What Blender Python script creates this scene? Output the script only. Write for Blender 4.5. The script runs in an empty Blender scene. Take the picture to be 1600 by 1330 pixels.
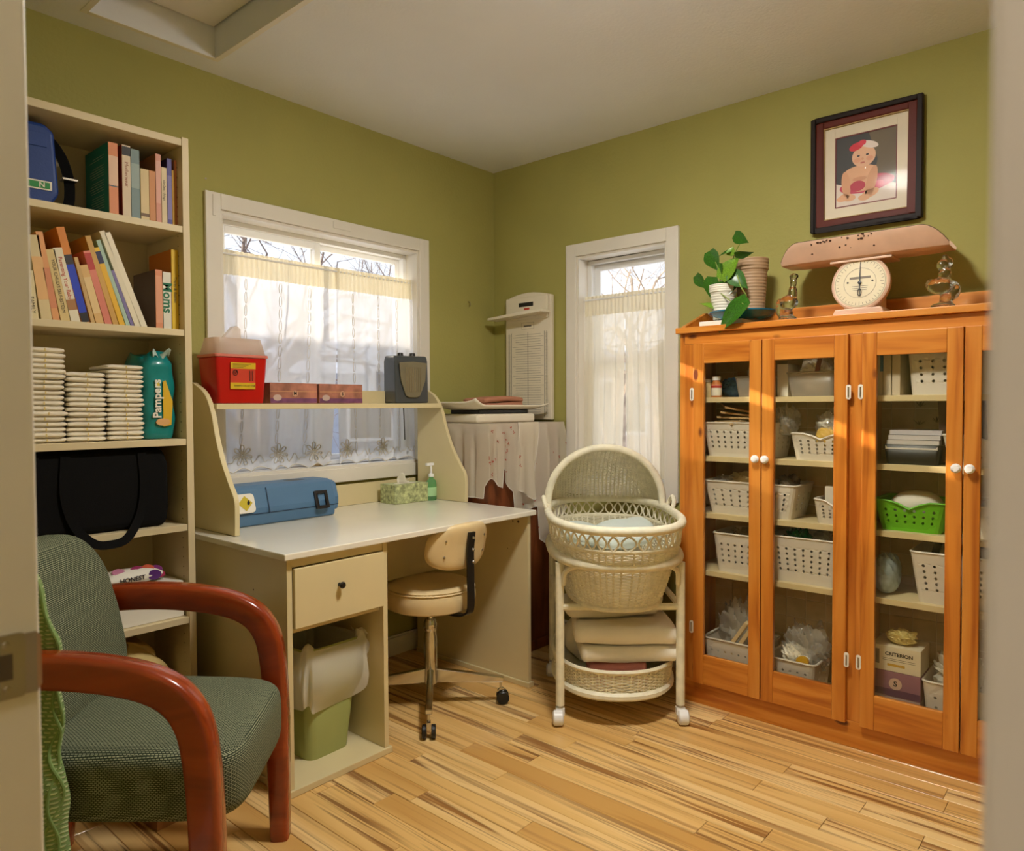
import bpy, math, random
from mathutils import Matrix, Vector
R = math.radians
PI = math.pi
random.seed(7)
SC = bpy.context.scene
COL = SC.collection

# ------------------------------------------------------------------ camera
def make_camera():
    H, P, RO = R(41.015), R(-1.568), R(-.267)
    f = Vector((math.cos(H)*math.cos(P), math.sin(H)*math.cos(P), math.sin(P)))
    r = Vector((math.sin(H), -math.cos(H), 0)); u = r.cross(f)
    c, s = math.cos(RO), math.sin(RO)
    r2 = r*c + u*s; u2 = u*c - r*s
    cd = bpy.data.cameras.new('camera'); cam = bpy.data.objects.new('camera', cd); COL.objects.link(cam)
    cam.matrix_world = Matrix(((r2.x, u2.x, -f.x, -2.9047), (r2.y, u2.y, -f.y, -2.6507), (r2.z, u2.z, -f.z, 1.176), (0, 0, 0, 1)))
    cd.sensor_width = 36; cd.lens = 1128/1600*36; cd.clip_start = .02
    cd.dof.use_dof = True; cd.dof.focus_distance = 2.7; cd.dof.aperture_fstop = 7.5
    SC.camera = cam
make_camera()

# ------------------------------------------------------------------ sky, sun, exposure
w = bpy.data.worlds.new('sky'); SC.world = w; w.use_nodes = True
bg = w.node_tree.nodes['Background']; bg.inputs[0].default_value = (.83, .89, 1.0, 1); bg.inputs[1].default_value = .92
sd = bpy.data.lights.new('sun', 'SUN'); sd.energy = 9.5; sd.angle = R(.53); sd.color = (1, .88, .70)
so = bpy.data.objects.new('sun', sd); COL.objects.link(so)
so.rotation_euler = Vector((1, -3.2, -1.206)).to_track_quat('-Z', 'Y').to_euler()
so.location = (-3, 8, 4)
LAMP_W = 104.0; HALL_W = 24.0
SC.view_settings.view_transform = 'Standard'; SC.view_settings.look = 'None'
SC.view_settings.exposure = 0.63; SC.view_settings.gamma = 1; SC.view_settings.use_curve_mapping = False

# ------------------------------------------------------------------ materials
def lin(c):
    return c/12.92 if c <= .04045 else ((c+.055)/1.055)**2.4
def rgb(r, g, b): return (lin(r/255), lin(g/255), lin(b/255), 1)
def newmat(name):
    m = bpy.data.materials.new(name); m.use_nodes = True
    nt = m.node_tree; nt.nodes.clear()
    out = nt.nodes.new('ShaderNodeOutputMaterial'); p = nt.nodes.new('ShaderNodeBsdfPrincipled')
    nt.links.new(p.outputs[0], out.inputs[0])
    return m, nt, p, out
def nd(nt, t, **kw):
    n = nt.nodes.new('ShaderNode'+t)
    for k, v in kw.items():
        if k.startswith('i_'): n.inputs[k[2:].replace('_', ' ')].default_value = v
        else: setattr(n, k, v)
    return n
def coords(nt, scale, rnd=False, kind='Object', rot=(0, 0, 0)):
    tc = nd(nt, 'TexCoord'); mp = nd(nt, 'Mapping'); mp.inputs['Scale'].default_value = scale; mp.inputs['Rotation'].default_value = rot
    nt.links.new(tc.outputs[kind], mp.inputs[0])
    if rnd:
        oi = nd(nt, 'ObjectInfo'); mm = nd(nt, 'VectorMath', operation='SCALE'); cx = nd(nt, 'CombineXYZ')
        for k in range(3): nt.links.new(oi.outputs['Random'], cx.inputs[k])
        nt.links.new(cx.outputs[0], mm.inputs[0]); mm.inputs['Scale'].default_value = 57.
        nt.links.new(mm.outputs[0], mp.inputs['Location'])
    return mp.outputs[0]
def ramp(nt, fac, stops):
    n = nd(nt, 'ValToRGB'); e = n.color_ramp.elements
    while len(e) < len(stops): e.new(.5)
    for q, (p, c) in zip(e, stops): q.position = p; q.color = c
    nt.links.new(fac, n.inputs[0]); return n.outputs[0]
def bump(nt, p, h, st, dist=.002):
    b = nd(nt, 'Bump'); b.inputs['Strength'].default_value = st; b.inputs['Distance'].default_value = dist
    nt.links.new(h, b.inputs['Height']); nt.links.new(b.outputs[0], p.inputs['Normal'])
def M(name, col, rough=.5, metal=0., var=.06, vs=6., bmp=0., bs=60., spec=.5, coat=0., bd=.002):
    m, nt, p, o = newmat(name)
    c = rgb(*col); lo = tuple(x*(1-var*1.6) for x in c[:3])+(1,); hi = tuple(min(1, x*(1+var)) for x in c[:3])+(1,)
    nz = nd(nt, 'TexNoise'); nz.inputs['Scale'].default_value = vs; nz.inputs['Detail'].default_value = 3
    nt.links.new(coords(nt, (1, 1, 1), True), nz.inputs[0])
    nt.links.new(ramp(nt, nz.outputs[0], [(.3, lo), (.7, hi)]), p.inputs['Base Color'])
    p.inputs['Roughness'].default_value = rough; p.inputs['Metallic'].default_value = metal
    p.inputs['Specular IOR Level'].default_value = spec; p.inputs['Coat Weight'].default_value = coat
    if bmp:
        n2 = nd(nt, 'TexNoise'); n2.inputs['Scale'].default_value = bs; n2.inputs['Detail'].default_value = 4
        nt.links.new(coords(nt, (1, 1, 1)), n2.inputs[0]); bump(nt, p, n2.outputs[0], bmp, bd)
    return m
def wood(name, stops, scale, rough=.4, rnd=True, knots=None, coat=0., dist=1.2, detail=3., nscale=1., spec=.5, shift=0.):
    m, nt, p, o = newmat(name)
    v = coords(nt, scale, rnd)
    nz = nd(nt, 'TexNoise'); nz.inputs['Scale'].default_value = nscale; nz.inputs['Detail'].default_value = detail; nz.inputs['Distortion'].default_value = dist
    nt.links.new(v, nz.inputs[0])
    fac = nz.outputs[0]
    if shift:
        oi = nd(nt, 'ObjectInfo'); mr = nd(nt, 'MapRange'); mr.inputs['To Min'].default_value = -shift; mr.inputs['To Max'].default_value = shift*.6
        ad = nd(nt, 'Math', operation='ADD'); nt.links.new(oi.outputs['Random'], mr.inputs[0]); nt.links.new(mr.outputs[0], ad.inputs[0]); nt.links.new(fac, ad.inputs[1]); fac = ad.outputs[0]
    col = ramp(nt, fac, [(a, rgb(*c)) for a, c in stops])
    if knots:
        vo = nd(nt, 'TexVoronoi'); vo.inputs['Scale'].default_value = 1.
        nt.links.new(coords(nt, knots[0], rnd), vo.inputs[0])
        mx = nd(nt, 'MixRGB'); mx.blend_type = 'MIX'
        nt.links.new(ramp(nt, vo.outputs['Distance'], [(knots[1], (1, 1, 1, 1)), (knots[1]+.05, (0, 0, 0, 1))]), mx.inputs[0])
        nt.links.new(col, mx.inputs[1]); mx.inputs[2].default_value = rgb(*knots[2]); col = mx.outputs[0]
    nt.links.new(col, p.inputs['Base Color']); p.inputs['Roughness'].default_value = rough; p.inputs['Coat Weight'].default_value = coat
    p.inputs['Specular IOR Level'].default_value = spec
    bump(nt, p, nz.outputs[0], .12, .001)
    return m
def sheer(name, col, trans, tl=.6, rough=1., var=.04):
    m = bpy.data.materials.new(name); m.use_nodes = True; nt = m.node_tree; nt.nodes.clear()
    out = nd(nt, 'OutputMaterial'); d = nd(nt, 'BsdfDiffuse'); t = nd(nt, 'BsdfTranslucent'); tr = nd(nt, 'BsdfTransparent')
    d.inputs[0].default_value = rgb(*col); t.inputs[0].default_value = rgb(*col)
    a = nd(nt, 'MixShader'); a.inputs[0].default_value = tl; b = nd(nt, 'MixShader'); b.inputs[0].default_value = trans
    nz = nd(nt, 'TexNoise'); nz.inputs['Scale'].default_value = 9.
    nt.links.new(coords(nt, (1, 1, 1)), nz.inputs[0])
    mr = nd(nt, 'MapRange'); mr.inputs['To Min'].default_value = max(0, trans-var); mr.inputs['To Max'].default_value = trans+var
    nt.links.new(nz.outputs[0], mr.inputs[0]); nt.links.new(mr.outputs[0], b.inputs[0])
    nt.links.new(d.outputs[0], a.inputs[1]); nt.links.new(t.outputs[0], a.inputs[2])
    nt.links.new(a.outputs[0], b.inputs[1]); nt.links.new(tr.outputs[0], b.inputs[2]); nt.links.new(b.outputs[0], out.inputs[0])
    return m
def clear(name, tint=(255, 255, 255), gl=.08, rough=.02, body=0., bcol=(255, 255, 255), mx=.6):
    # thin clear sheet: transparent with a Fresnel gloss, optional milky body
    m = bpy.data.materials.new(name); m.use_nodes = True; nt = m.node_tree; nt.nodes.clear()
    out = nd(nt, 'OutputMaterial'); tr = nd(nt, 'BsdfTransparent'); g = nd(nt, 'BsdfGlossy'); g.inputs['Roughness'].default_value = rough
    tr.inputs[0].default_value = rgb(*tint); lw = nd(nt, 'LayerWeight'); pw = nd(nt, 'Math', operation='POWER'); pw.inputs[1].default_value = 4.; nt.links.new(lw.outputs['Facing'], pw.inputs[0]); fr = nd(nt, 'MapRange'); fr.inputs['To Min'].default_value = gl*.4; fr.inputs['To Max'].default_value = mx; nt.links.new(pw.outputs[0], fr.inputs[0])
    nz = nd(nt, 'TexNoise'); nz.inputs['Scale'].default_value = 3.; nt.links.new(coords(nt, (1, 1, 1)), nz.inputs[0])
    mr = nd(nt, 'MapRange'); mr.inputs['To Min'].default_value = rough*.8; mr.inputs['To Max'].default_value = rough*1.2
    nt.links.new(nz.outputs[0], mr.inputs[0]); nt.links.new(mr.outputs[0], g.inputs['Roughness'])
    b = nd(nt, 'MixShader'); nt.links.new(fr.outputs[0], b.inputs[0])
    nt.links.new(tr.outputs[0], b.inputs[1]); nt.links.new(g.outputs[0], b.inputs[2]); last = b
    if body:
        d = nd(nt, 'BsdfDiffuse'); d.inputs[0].default_value = rgb(*bcol); tl = nd(nt, 'BsdfTranslucent'); tl.inputs[0].default_value = rgb(*bcol)
        a = nd(nt, 'MixShader'); a.inputs[0].default_value = .5; nt.links.new(d.outputs[0], a.inputs[1]); nt.links.new(tl.outputs[0], a.inputs[2])
        c = nd(nt, 'MixShader'); c.inputs[0].default_value = body; nt.links.new(last.outputs[0], c.inputs[1]); nt.links.new(a.outputs[0], c.inputs[2]); last = c
    nt.links.new(last.outputs[0], out.inputs[0]); return m
def weave(name, c1, c2, sx, rough=.9, bmp=.6, bd=.0015, kind='Object'):
    # small woven dots: two offset checker/brick rows
    m, nt, p, o = newmat(name)
    br = nd(nt, 'TexBrick'); br.offset = .5; br.inputs['Scale'].default_value = sx; br.inputs['Mortar Size'].default_value = .018
    br.inputs['Mortar Smooth'].default_value = .4; br.inputs['Brick Width'].default_value = .11; br.inputs['Row Height'].default_value = .055
    br.inputs['Color1'].default_value = rgb(*c1); br.inputs['Color2'].default_value = rgb(*[x*.92 for x in c1]); br.inputs['Mortar'].default_value = rgb(*c2)
    nt.links.new(coords(nt, (1, 1, 1), False, 'UV' if kind == 'UV' else kind), br.inputs[0])
    nt.links.new(br.outputs[0], p.inputs['Base Color']); p.inputs['Roughness'].default_value = rough; p.inputs['Specular IOR Level'].default_value = .2
    iv = nd(nt, 'Invert'); nt.links.new(br.outputs['Fac'], iv.inputs[1]); bump(nt, p, iv.outputs[0], bmp, bd)
    return m

MT = {}
MT['wall'] = M('green_wall', (168, 162, 90), .75, var=.03, vs=3, bmp=.35, bs=70, bd=.004)
MT['ceil'] = M('ceiling_paint', (232, 234, 240), .85, var=.015, vs=3, bmp=.3, bs=90, bd=.003)
MT['white'] = M('white_paint', (232, 226, 214), .45, var=.02)
MT['vinyl'] = M('white_vinyl', (240, 240, 240), .35, var=.01)
MT['lam'] = M('white_laminate', (222, 206, 160), .32, var=.025, vs=4)
MT['lamtop'] = M('white_gloss_top', (236, 230, 214), .12, var=.02, vs=4)
MT['cream'] = M('cream_shelf', (218, 200, 160), .5, var=.03, vs=4)
MT['dark'] = M('dark_joint', (70, 50, 30), .8)
MT['hole'] = M('hole_dark', (90, 75, 55), .8)
def floor_mat():
    m, nt, p, o = newmat('maple_plank')
    def nz(sc, det, dis):
        n = nd(nt, 'TexNoise'); n.inputs['Scale'].default_value = 1.; n.inputs['Detail'].default_value = det; n.inputs['Distortion'].default_value = dis
        nt.links.new(coords(nt, sc, True), n.inputs[0]); return n.outputs[0]
    oi = nd(nt, 'ObjectInfo'); ad = nd(nt, 'MapRange'); ad.inputs['To Min'].default_value = -.08; ad.inputs['To Max'].default_value = .08; nt.links.new(oi.outputs['Random'], ad.inputs[0])
    sm = nd(nt, 'Math', operation='ADD'); nt.links.new(nz((5, .5, 1), 2, .4), sm.inputs[0]); nt.links.new(ad.outputs[0], sm.inputs[1])
    base = ramp(nt, sm.outputs[0], [(.34, rgb(206, 158, 88)), (.5, rgb(230, 188, 118)), (.64, rgb(240, 206, 144))])
    st = ramp(nt, nz((34, .9, 1), 2.5, 1.3), [(.53, (0, 0, 0, 1)), (.63, (1, 1, 1, 1))])
    mk = ramp(nt, nz((6, .8, 3), 2, .5), [(.40, (0, 0, 0, 1)), (.56, (1, 1, 1, 1))])
    mu = nd(nt, 'Math', operation='MULTIPLY'); nt.links.new(st, mu.inputs[0]); nt.links.new(mk, mu.inputs[1])
    m2 = nd(nt, 'Math', operation='MULTIPLY'); nt.links.new(mu.outputs[0], m2.inputs[0]); m2.inputs[1].default_value = .85
    mx = nd(nt, 'MixRGB'); nt.links.new(m2.outputs[0], mx.inputs[0]); nt.links.new(base, mx.inputs[1]); mx.inputs[2].default_value = rgb(120, 68, 22)
    s2 = ramp(nt, nz((60, 1.2, 1), 2, .6), [(.52, (0, 0, 0, 1)), (.7, (.5, .5, .5, 1))])
    my = nd(nt, 'MixRGB'); nt.links.new(s2, my.inputs[0]); nt.links.new(mx.outputs[0], my.inputs[1]); my.inputs[2].default_value = rgb(176, 120, 56)
    nt.links.new(my.outputs[0], p.inputs['Base Color']); p.inputs['Roughness'].default_value = .3; p.inputs['Coat Weight'].default_value = .12
    return m
MT['floorw'] = floor_mat()
MT['pine_v'] = wood('pine_upright', [(.3, (172, 90, 20)), (.5, (206, 126, 42)), (.7, (218, 144, 60))], (26, 26, 1.6), .36, True, ((9, 9, 4.2), .07, (104, 46, 14)), .2, .8)
MT['pine_h'] = wood('pine_level', [(.3, (172, 90, 20)), (.5, (206, 126, 42)), (.7, (218, 144, 60))], (26, 1.6, 26), .36, True, ((9, 4.2, 9), .07, (104, 46, 14)), .2, .8)
MT['cherry'] = wood('cherry_wood', [(.3, (124, 42, 12)), (.55, (148, 54, 16)), (.75, (162, 64, 22))], (3, 40, 14), .22, True, None, .4, .8)
MT['brown'] = wood('brown_wood', [(.3, (92, 44, 20)), (.6, (132, 70, 36))], (20, 20, 2), .4)
MT['glass'] = clear('window_glass')
MT['cabglass'] = clear('cabinet_glass', (250, 250, 246), rough=.03)
MT['chrome'] = M('chrome', (210, 208, 204), .12, 1.)
MT['steel'] = M('brushed_nickel', (176, 166, 150), .35, 1.)
MT['black'] = M('black_plastic', (24, 22, 22), .4)
MT['blackcloth'] = M('black_canvas', (16, 15, 15), .9, bmp=.4, bs=400, spec=.15)
MT['basket'] = M('white_basket_plastic', (228, 220, 208), .4, var=.02)
MT['wicker'] = M('white_wicker', (238, 232, 206), .5, var=.07, vs=30, bmp=.2, bs=200)
MT['linen'] = M('white_linen', (250, 244, 230), .95, var=.04, bmp=.5, bs=25, spec=.1, bd=.006)
MT['pinkcloth'] = M('pink_fleece', (224, 150, 144), .95, bmp=.5, bs=120, spec=.1)
MT['bluecloth'] = M('pale_blue_cotton', (205, 216, 210), .95, var=.04, bmp=.3, bs=30, spec=.1)
MT['curtain'] = sheer('sheer_curtain', (240, 243, 252), .20, .15)
MT['curthem'] = sheer('curtain_header', (244, 236, 212), .02, .08)
MT['curt2'] = sheer('ecru_curtain', (248, 240, 220), .13, .42)
MT['embroid'] = sheer('white_embroidery', (222, 216, 206), .0, .12)
MT['tulle'] = sheer('tulle', (246, 236, 214), .36, .3)
MT['paper'] = M('paper_white', (236, 230, 216), .8, var=.02)
MT['pages'] = M('book_pages', (225, 212, 182), .85, var=.06, vs=80)

# ------------------------------------------------------------------ mesh helpers
class MB:
    def __init__(s): s.v = []; s.f = []; s.m = []
    def add(s, vs, fs, mi=0, T=None):
        b = len(s.v)
        s.v += [tuple(T @ Vector(p)) for p in vs] if T else [tuple(p) for p in vs]
        s.f += [tuple(b+i for i in f) for f in fs]; s.m += [mi]*len(fs); return s
    def box(s, x0, x1, y0, y1, z0, z1, mi=0, T=None):
        return s.add([(x0, y0, z0), (x1, y0, z0), (x1, y1, z0), (x0, y1, z0), (x0, y0, z1), (x1, y0, z1), (x1, y1, z1), (x0, y1, z1)],
                     [(0, 3, 2, 1), (4, 5, 6, 7), (0, 1, 5, 4), (1, 2, 6, 5), (2, 3, 7, 6), (3, 0, 4, 7)], mi, T)
    def prism(s, poly, ax, a, b, mi=0, T=None):
        n = len(poly)
        def P(p, t):
            return (t, p[0], p[1]) if ax == 'x' else ((p[0], t, p[1]) if ax == 'y' else (p[0], p[1], t))
        vs = [P(p, a) for p in poly]+[P(p, b) for p in poly]
        fs = [tuple(range(n)), tuple(range(2*n-1, n-1, -1))]+[(i, i+n, (i+1) % n+n, (i+1) % n) for i in range(n)]
        return s.add(vs, fs, mi, T)
    def tube(s, pts, r, n=8, closed=False, mi=0, T=None, sq=None):
        pts = [Vector(p) for p in pts]; N = len(pts); rs = r if isinstance(r, (list, tuple)) else [r]*N
        vs = []; up = None
        for i, p in enumerate(pts):
            a = pts[(i-1) % N] if (closed or i > 0) else p; b = pts[(i+1) % N] if (closed or i < N-1) else p
            t = (b-a).normalized()
            if up is None: up = Vector((0, 0, 1)) if abs(t.z) < .9 else Vector((1, 0, 0))
            e1 = (up-t*up.dot(t))
            if e1.length < 1e-5: e1 = t.orthogonal()
            e1.normalize(); e2 = t.cross(e1); up = e1
            for k in range(n):
                an = 2*PI*(k+.5)/n; c, d = math.cos(an), math.sin(an)
                if sq: c, d = c*sq[0], d*sq[1]
                vs.append(p+(e1*c+e2*d)*rs[i])
        fs = []
        for i in range(N if closed else N-1):
            for k in range(n):
                a = i*n+k; b = i*n+(k+1) % n; j = ((i+1) % N)*n
                fs.append((a, b, j+(k+1) % n, j+k))
        if not closed: fs += [tuple(range(n-1, -1, -1)), tuple(range((N-1)*n, N*n))]
        return s.add(vs, fs, mi, T)
    def lathe(s, prof, n=24, c=(0, 0, 0), mi=0, T=None, sx=1., sy=1.):
        vs = []; m = len(prof)
        for r, z in prof:
            for k in range(n):
                a = 2*PI*k/n; vs.append((c[0]+r*math.cos(a)*sx, c[1]+r*math.sin(a)*sy, c[2]+z))
        fs = [(i*n+k, i*n+(k+1) % n, (i+1)*n+(k+1) % n, (i+1)*n+k) for i in range(m-1) for k in range(n)]
        if prof[0][0] > 1e-6: fs.append(tuple(range(n-1, -1, -1)))
        if prof[-1][0] > 1e-6: fs.append(tuple(range((m-1)*n, m*n)))
        return s.add(vs, fs, mi, T)
    def grid(s, fn, nu, nv, cu=False, mi=0, T=None):
        w_ = nu if cu else nu+1
        vs = [fn(i/nu, j/nv) for j in range(nv+1) for i in range(w_)]
        fs = [(j*w_+i, j*w_+(i+1) % w_, (j+1)*w_+(i+1) % w_, (j+1)*w_+i) for j in range(nv) for i in range(nu)]
        return s.add(vs, fs, mi, T)
    def mesh(s, name, mats, smooth=False, ang=40):
        me = bpy.data.meshes.new(name); me.from_pydata(s.v, [], s.f)
        for m in (mats if isinstance(mats, (list, tuple)) else [mats]): me.materials.append(MT[m] if isinstance(m, str) else m)
        if any(s.m): me.polygons.foreach_set('material_index', s.m)
        me.update()
        import bmesh
        bm = bmesh.new(); bm.from_mesh(me); bmesh.ops.remove_doubles(bm, verts=bm.verts, dist=1e-6); bmesh.ops.recalc_face_normals(bm, faces=bm.faces); bm.to_mesh(me); bm.free()
        if smooth:
            me.polygons.foreach_set('use_smooth', [True]*len(me.polygons)); me.set_sharp_from_angle(angle=R(ang))
        return me
    def obj(s, name, mats, parent=None, smooth=False, bev=0., seg=2, solid=0., sub=0, ang=40, loc=None, rot=None):
        return ob(name, s.mesh(name, mats, smooth, ang), parent, bev, seg, solid, sub, loc, rot)
def ob(name, me, parent=None, bev=0., seg=2, solid=0., sub=0, loc=None, rot=None):
    o = bpy.data.objects.new(name, me); COL.objects.link(o)
    if parent: o.parent = parent
    if loc: o.location = loc
    if rot: o.rotation_euler = rot
    if sub: q = o.modifiers.new('sub', 'SUBSURF'); q.levels = sub; q.render_levels = sub
    if solid: q = o.modifiers.new('solid', 'SOLIDIFY'); q.thickness = solid; q.offset = 0
    if bev: q = o.modifiers.new('bev', 'BEVEL'); q.width = bev; q.segments = seg; q.limit_method = 'ANGLE'; q.angle_limit = R(35)
    return o
def tag(o, label, cat, group=None):
    o['label'] = label; o['category'] = cat
    if group: o['group'] = group
    return o
def struct(o): o['kind'] = 'structure'; return o
def thing(name, label, cat, loc=(0, 0, 0), rz=0., group=None, rot=None):
    o = bpy.data.objects.new(name, None); COL.objects.link(o); o.empty_display_size = .05
    o.location = loc; o.rotation_euler = rot or (0, 0, rz); return tag(o, label, cat, group)
def dup(root, loc, rz=None, label=None):
    r = root.copy(); COL.objects.link(r); r.location = loc
    if rz is not None: r.rotation_euler = (0, 0, rz)
    if label: r['label'] = label
    for ch in list(root.children):
        c = ch.copy(); COL.objects.link(c); c.parent = r
        for g in ch.children:
            d = g.copy(); COL.objects.link(d); d.parent = c
    return r
FRONT = Matrix.Rotation(R(90), 4, 'X')                                     # lettering that faces -Y
SIDE = Matrix.Rotation(R(-90), 4, 'Z') @ Matrix.Rotation(R(90), 4, 'X')     # lettering that faces -X
def lettering(txt, size, mat, parent, loc, face=FRONT, spin=0., name='lettering', sx=1., ext=.0002, bold=0.):
    cu = bpy.data.curves.new('lettering', 'FONT'); cu.body = txt; cu.size = size; cu.align_x = 'CENTER'; cu.align_y = 'CENTER'; cu.extrude = ext
    cu.offset = bold; cu.resolution_u = 3
    t = bpy.data.objects.new('tmp', cu); COL.objects.link(t)
    dg = bpy.context.evaluated_depsgraph_get(); me = bpy.data.meshes.new_from_object(t.evaluated_get(dg))
    bpy.data.objects.remove(t); bpy.data.curves.remove(cu)
    me.materials.clear(); me.materials.append(MT[mat] if isinstance(mat, str) else mat)
    o = bpy.data.objects.new(name, me); COL.objects.link(o)
    if parent: o.parent = parent
    o.matrix_basis = Matrix.Translation(loc) @ face @ Matrix.Rotation(spin, 4, 'Z') @ Matrix.Diagonal((sx, 1, 1, 1))
    return o
def sel(t, A, B, n=2.):
    c, s_ = math.cos(t), math.sin(t)
    return (math.copysign(abs(c)**(2/n), c)*A, math.copysign(abs(s_)**(2/n), s_)*B)
def rrect(w_, h, r, n=4):
    o = []
    for cx, cy, a0 in ((w_/2-r, h/2-r, 0), (-w_/2+r, h/2-r, 90), (-w_/2+r, -h/2+r, 180), (w_/2-r, -h/2+r, 270)):
        for k in range(n+1):
            a = R(a0+90*k/n); o.append((cx+r*math.cos(a), cy+r*math.sin(a)))
    return o
def spline(pts, n=8):
    # Catmull-Rom through pts
    P = [Vector(p) for p in pts]; P = [P[0]*2-P[1]]+P+[P[-1]*2-P[-2]]; o = []
    for i in range(1, len(P)-2):
        for k in range(n):
            t = k/n; a, b, c, d = P[i-1:i+3]
            o.append(.5*((2*b)+(c-a)*t+(2*a-5*b+4*c-d)*t*t+(3*b-a-3*c+d)*t**3))
    o.append(P[-2]); return o
# ------------------------------------------------------------------ room shell
ZC = 2.43; XL = -2.71; YF = -3.4
# floor: joint slab, then planks laid along the cabinet wall
fl = struct(MB().box(-4.1, .16, YF-.1, .16, -.06, -.0035).obj('floor', 'dark'))
plank_me = {}
for L in (.45, .6, .75, .9, 1.05, 1.2):
    plank_me[L] = MB().box(-.0394, .0394, -L/2+.0006, L/2-.0006, -.004, 0).mesh('plank', 'floorw')
rp = random.Random(3)
x = XL+.04
while x < .04:
    y = -rp.random()*.5+.5
    while y > YF:
        L = rp.choice(list(plank_me))
        o = ob('plank', plank_me[L], fl, bev=.0009, seg=1); o.location = (x, y-L/2, rp.uniform(-.0003, .0001))
        y -= L
    x += .08
hallfl = struct(MB().box(-4.1, XL, YF-.1, .0, -.004, .0).obj('floor_hall', 'floorw'))

def wall_hole(name, ax, a0, a1, t0, t1, hole, zc=ZC, mat='wall'):
    # slab along axis ax with thickness t0..t1 and one rectangular opening (h0,h1,z0,z1)
    m = MB(); h0, h1, z0, z1 = hole
    for (p, q, u, v) in ((a0, h0, 0, zc), (h1, a1, 0, zc), (h0, h1, 0, z0), (h0, h1, z1, zc)):
        if q-p < 1e-4 or v-u < 1e-4: continue
        if ax == 'x': m.box(p, q, t0, t1, u, v)
        else: m.box(t0, t1, p, q, u, v)
    return struct(m.obj(name, mat))
W1 = (-1.548, -.548, .905, 1.925); W2 = (-1.05, -.556, .80, 1.905)
wall_hole('wall_back', 'x', -4.1, .16, 0, .16, W1)
wall_hole('wall_right', 'y', YF-.1, 0, 0, .16, W2)
wall_hole('wall_left', 'y', YF-.1, 0, XL-.11, XL, (-2.70, -1.905, -.01, 2.05))
struct(MB().box(-4.1, .16, YF-.2, YF, 0, ZC).obj('wall_front', 'wall'))
MT['hallpaint'] = M('hall_paint', (206, 188, 160), .8)
struct(MB().box(-4.2, -4.1, YF-.1, .1, 0, ZC).obj('wall_hall', 'hallpaint'))
# ceiling with the attic-hatch well
HX0, HX1, HY0, HY1 = -2.03, -1.617, -.78, -.125; HD = .105
m = MB()
for b in ((-4.2, HX0, YF-.2, .16), (HX1, .16, YF-.2, .16), (HX0, HX1, YF-.2, HY0), (HX0, HX1, HY1, .16)): m.box(b[0], b[1], b[2], b[3], ZC, ZC+.15)
ceil = struct(m.obj('ceiling', 'ceil'))
m = MB()
for b in ((HX0-.02, HX0, HY0-.02, HY1+.02), (HX1, HX1+.02, HY0-.02, HY1+.02), (HX0, HX1, HY0-.02, HY0), (HX0, HX1, HY1, HY1+.02)): m.box(b[0]+.0005, b[1]-.0005, b[2]+.0005, b[3]-.0005, ZC-.002, ZC+HD+.02)
hatch = struct(m.obj('trim_1', 'white')); hatch['label'] = 'white boxed trim of the attic hatch'
m = MB().box(HX0+.006, HX1-.006, HY0+.006, HY1-.006, ZC+HD, ZC+HD+.012).obj('hatch_panel', 'white', hatch, bev=.002)
MB().box(HX0, HX1, HY0, HY1, ZC+HD+.012, ZC+HD+.02).obj('hatch_gap', 'dark', hatch)

# baseboards
def basebd(name, x0, x1, y0, y1):
    struct(MB().box(x0, x1, y0, y1, 0, .085).box(x0+(.004 if x1-x0 < .1 else 0), x1, y0+(.004 if y1-y0 < .1 else 0), y1, .085, .095).obj(name, 'white', bev=.002))
basebd('baseboard_back', XL, 0, -.015, 0)
basebd('baseboard_right', -.015, 0, YF, -.016)
basebd('baseboard_left', XL, XL+.015, -1.84, -.016)

# ------------------------------------------------------------------ window over the desk (slider) and tall narrow window
def casing(name, ax, a0, a1, z0, z1, wd, t, sillz=None):
    # four boards round an opening, mitre joints left as butt lines; proud of the wall by t (towards the room)
    o = thing_struct = bpy.data.objects.new(name, None); COL.objects.link(o); o['kind'] = 'structure'
    def bd(nm, p, q, u, v):
        m = MB()
        if ax == 'x': m.box(p, q, -t, -.0005, u, v)
        else: m.box(-t, -.0005, p, q, u, v)
        m.obj(nm, 'white', o, bev=.003)
    bd('casing', a0-wd, a0, z0-wd, z1+wd); bd('casing', a1, a1+wd, z0-wd, z1+wd)
    bd('casing', a0, a1, z1, z1+wd); bd('casing', a0, a1, z0-wd, z0)
    return o
def bar(m, ax, p, q, d0, d1, u, v):
    if ax == 'x': m.box(p, q, d0, d1, u, v)
    else: m.box(d0, d1, p, q, u, v)
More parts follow.
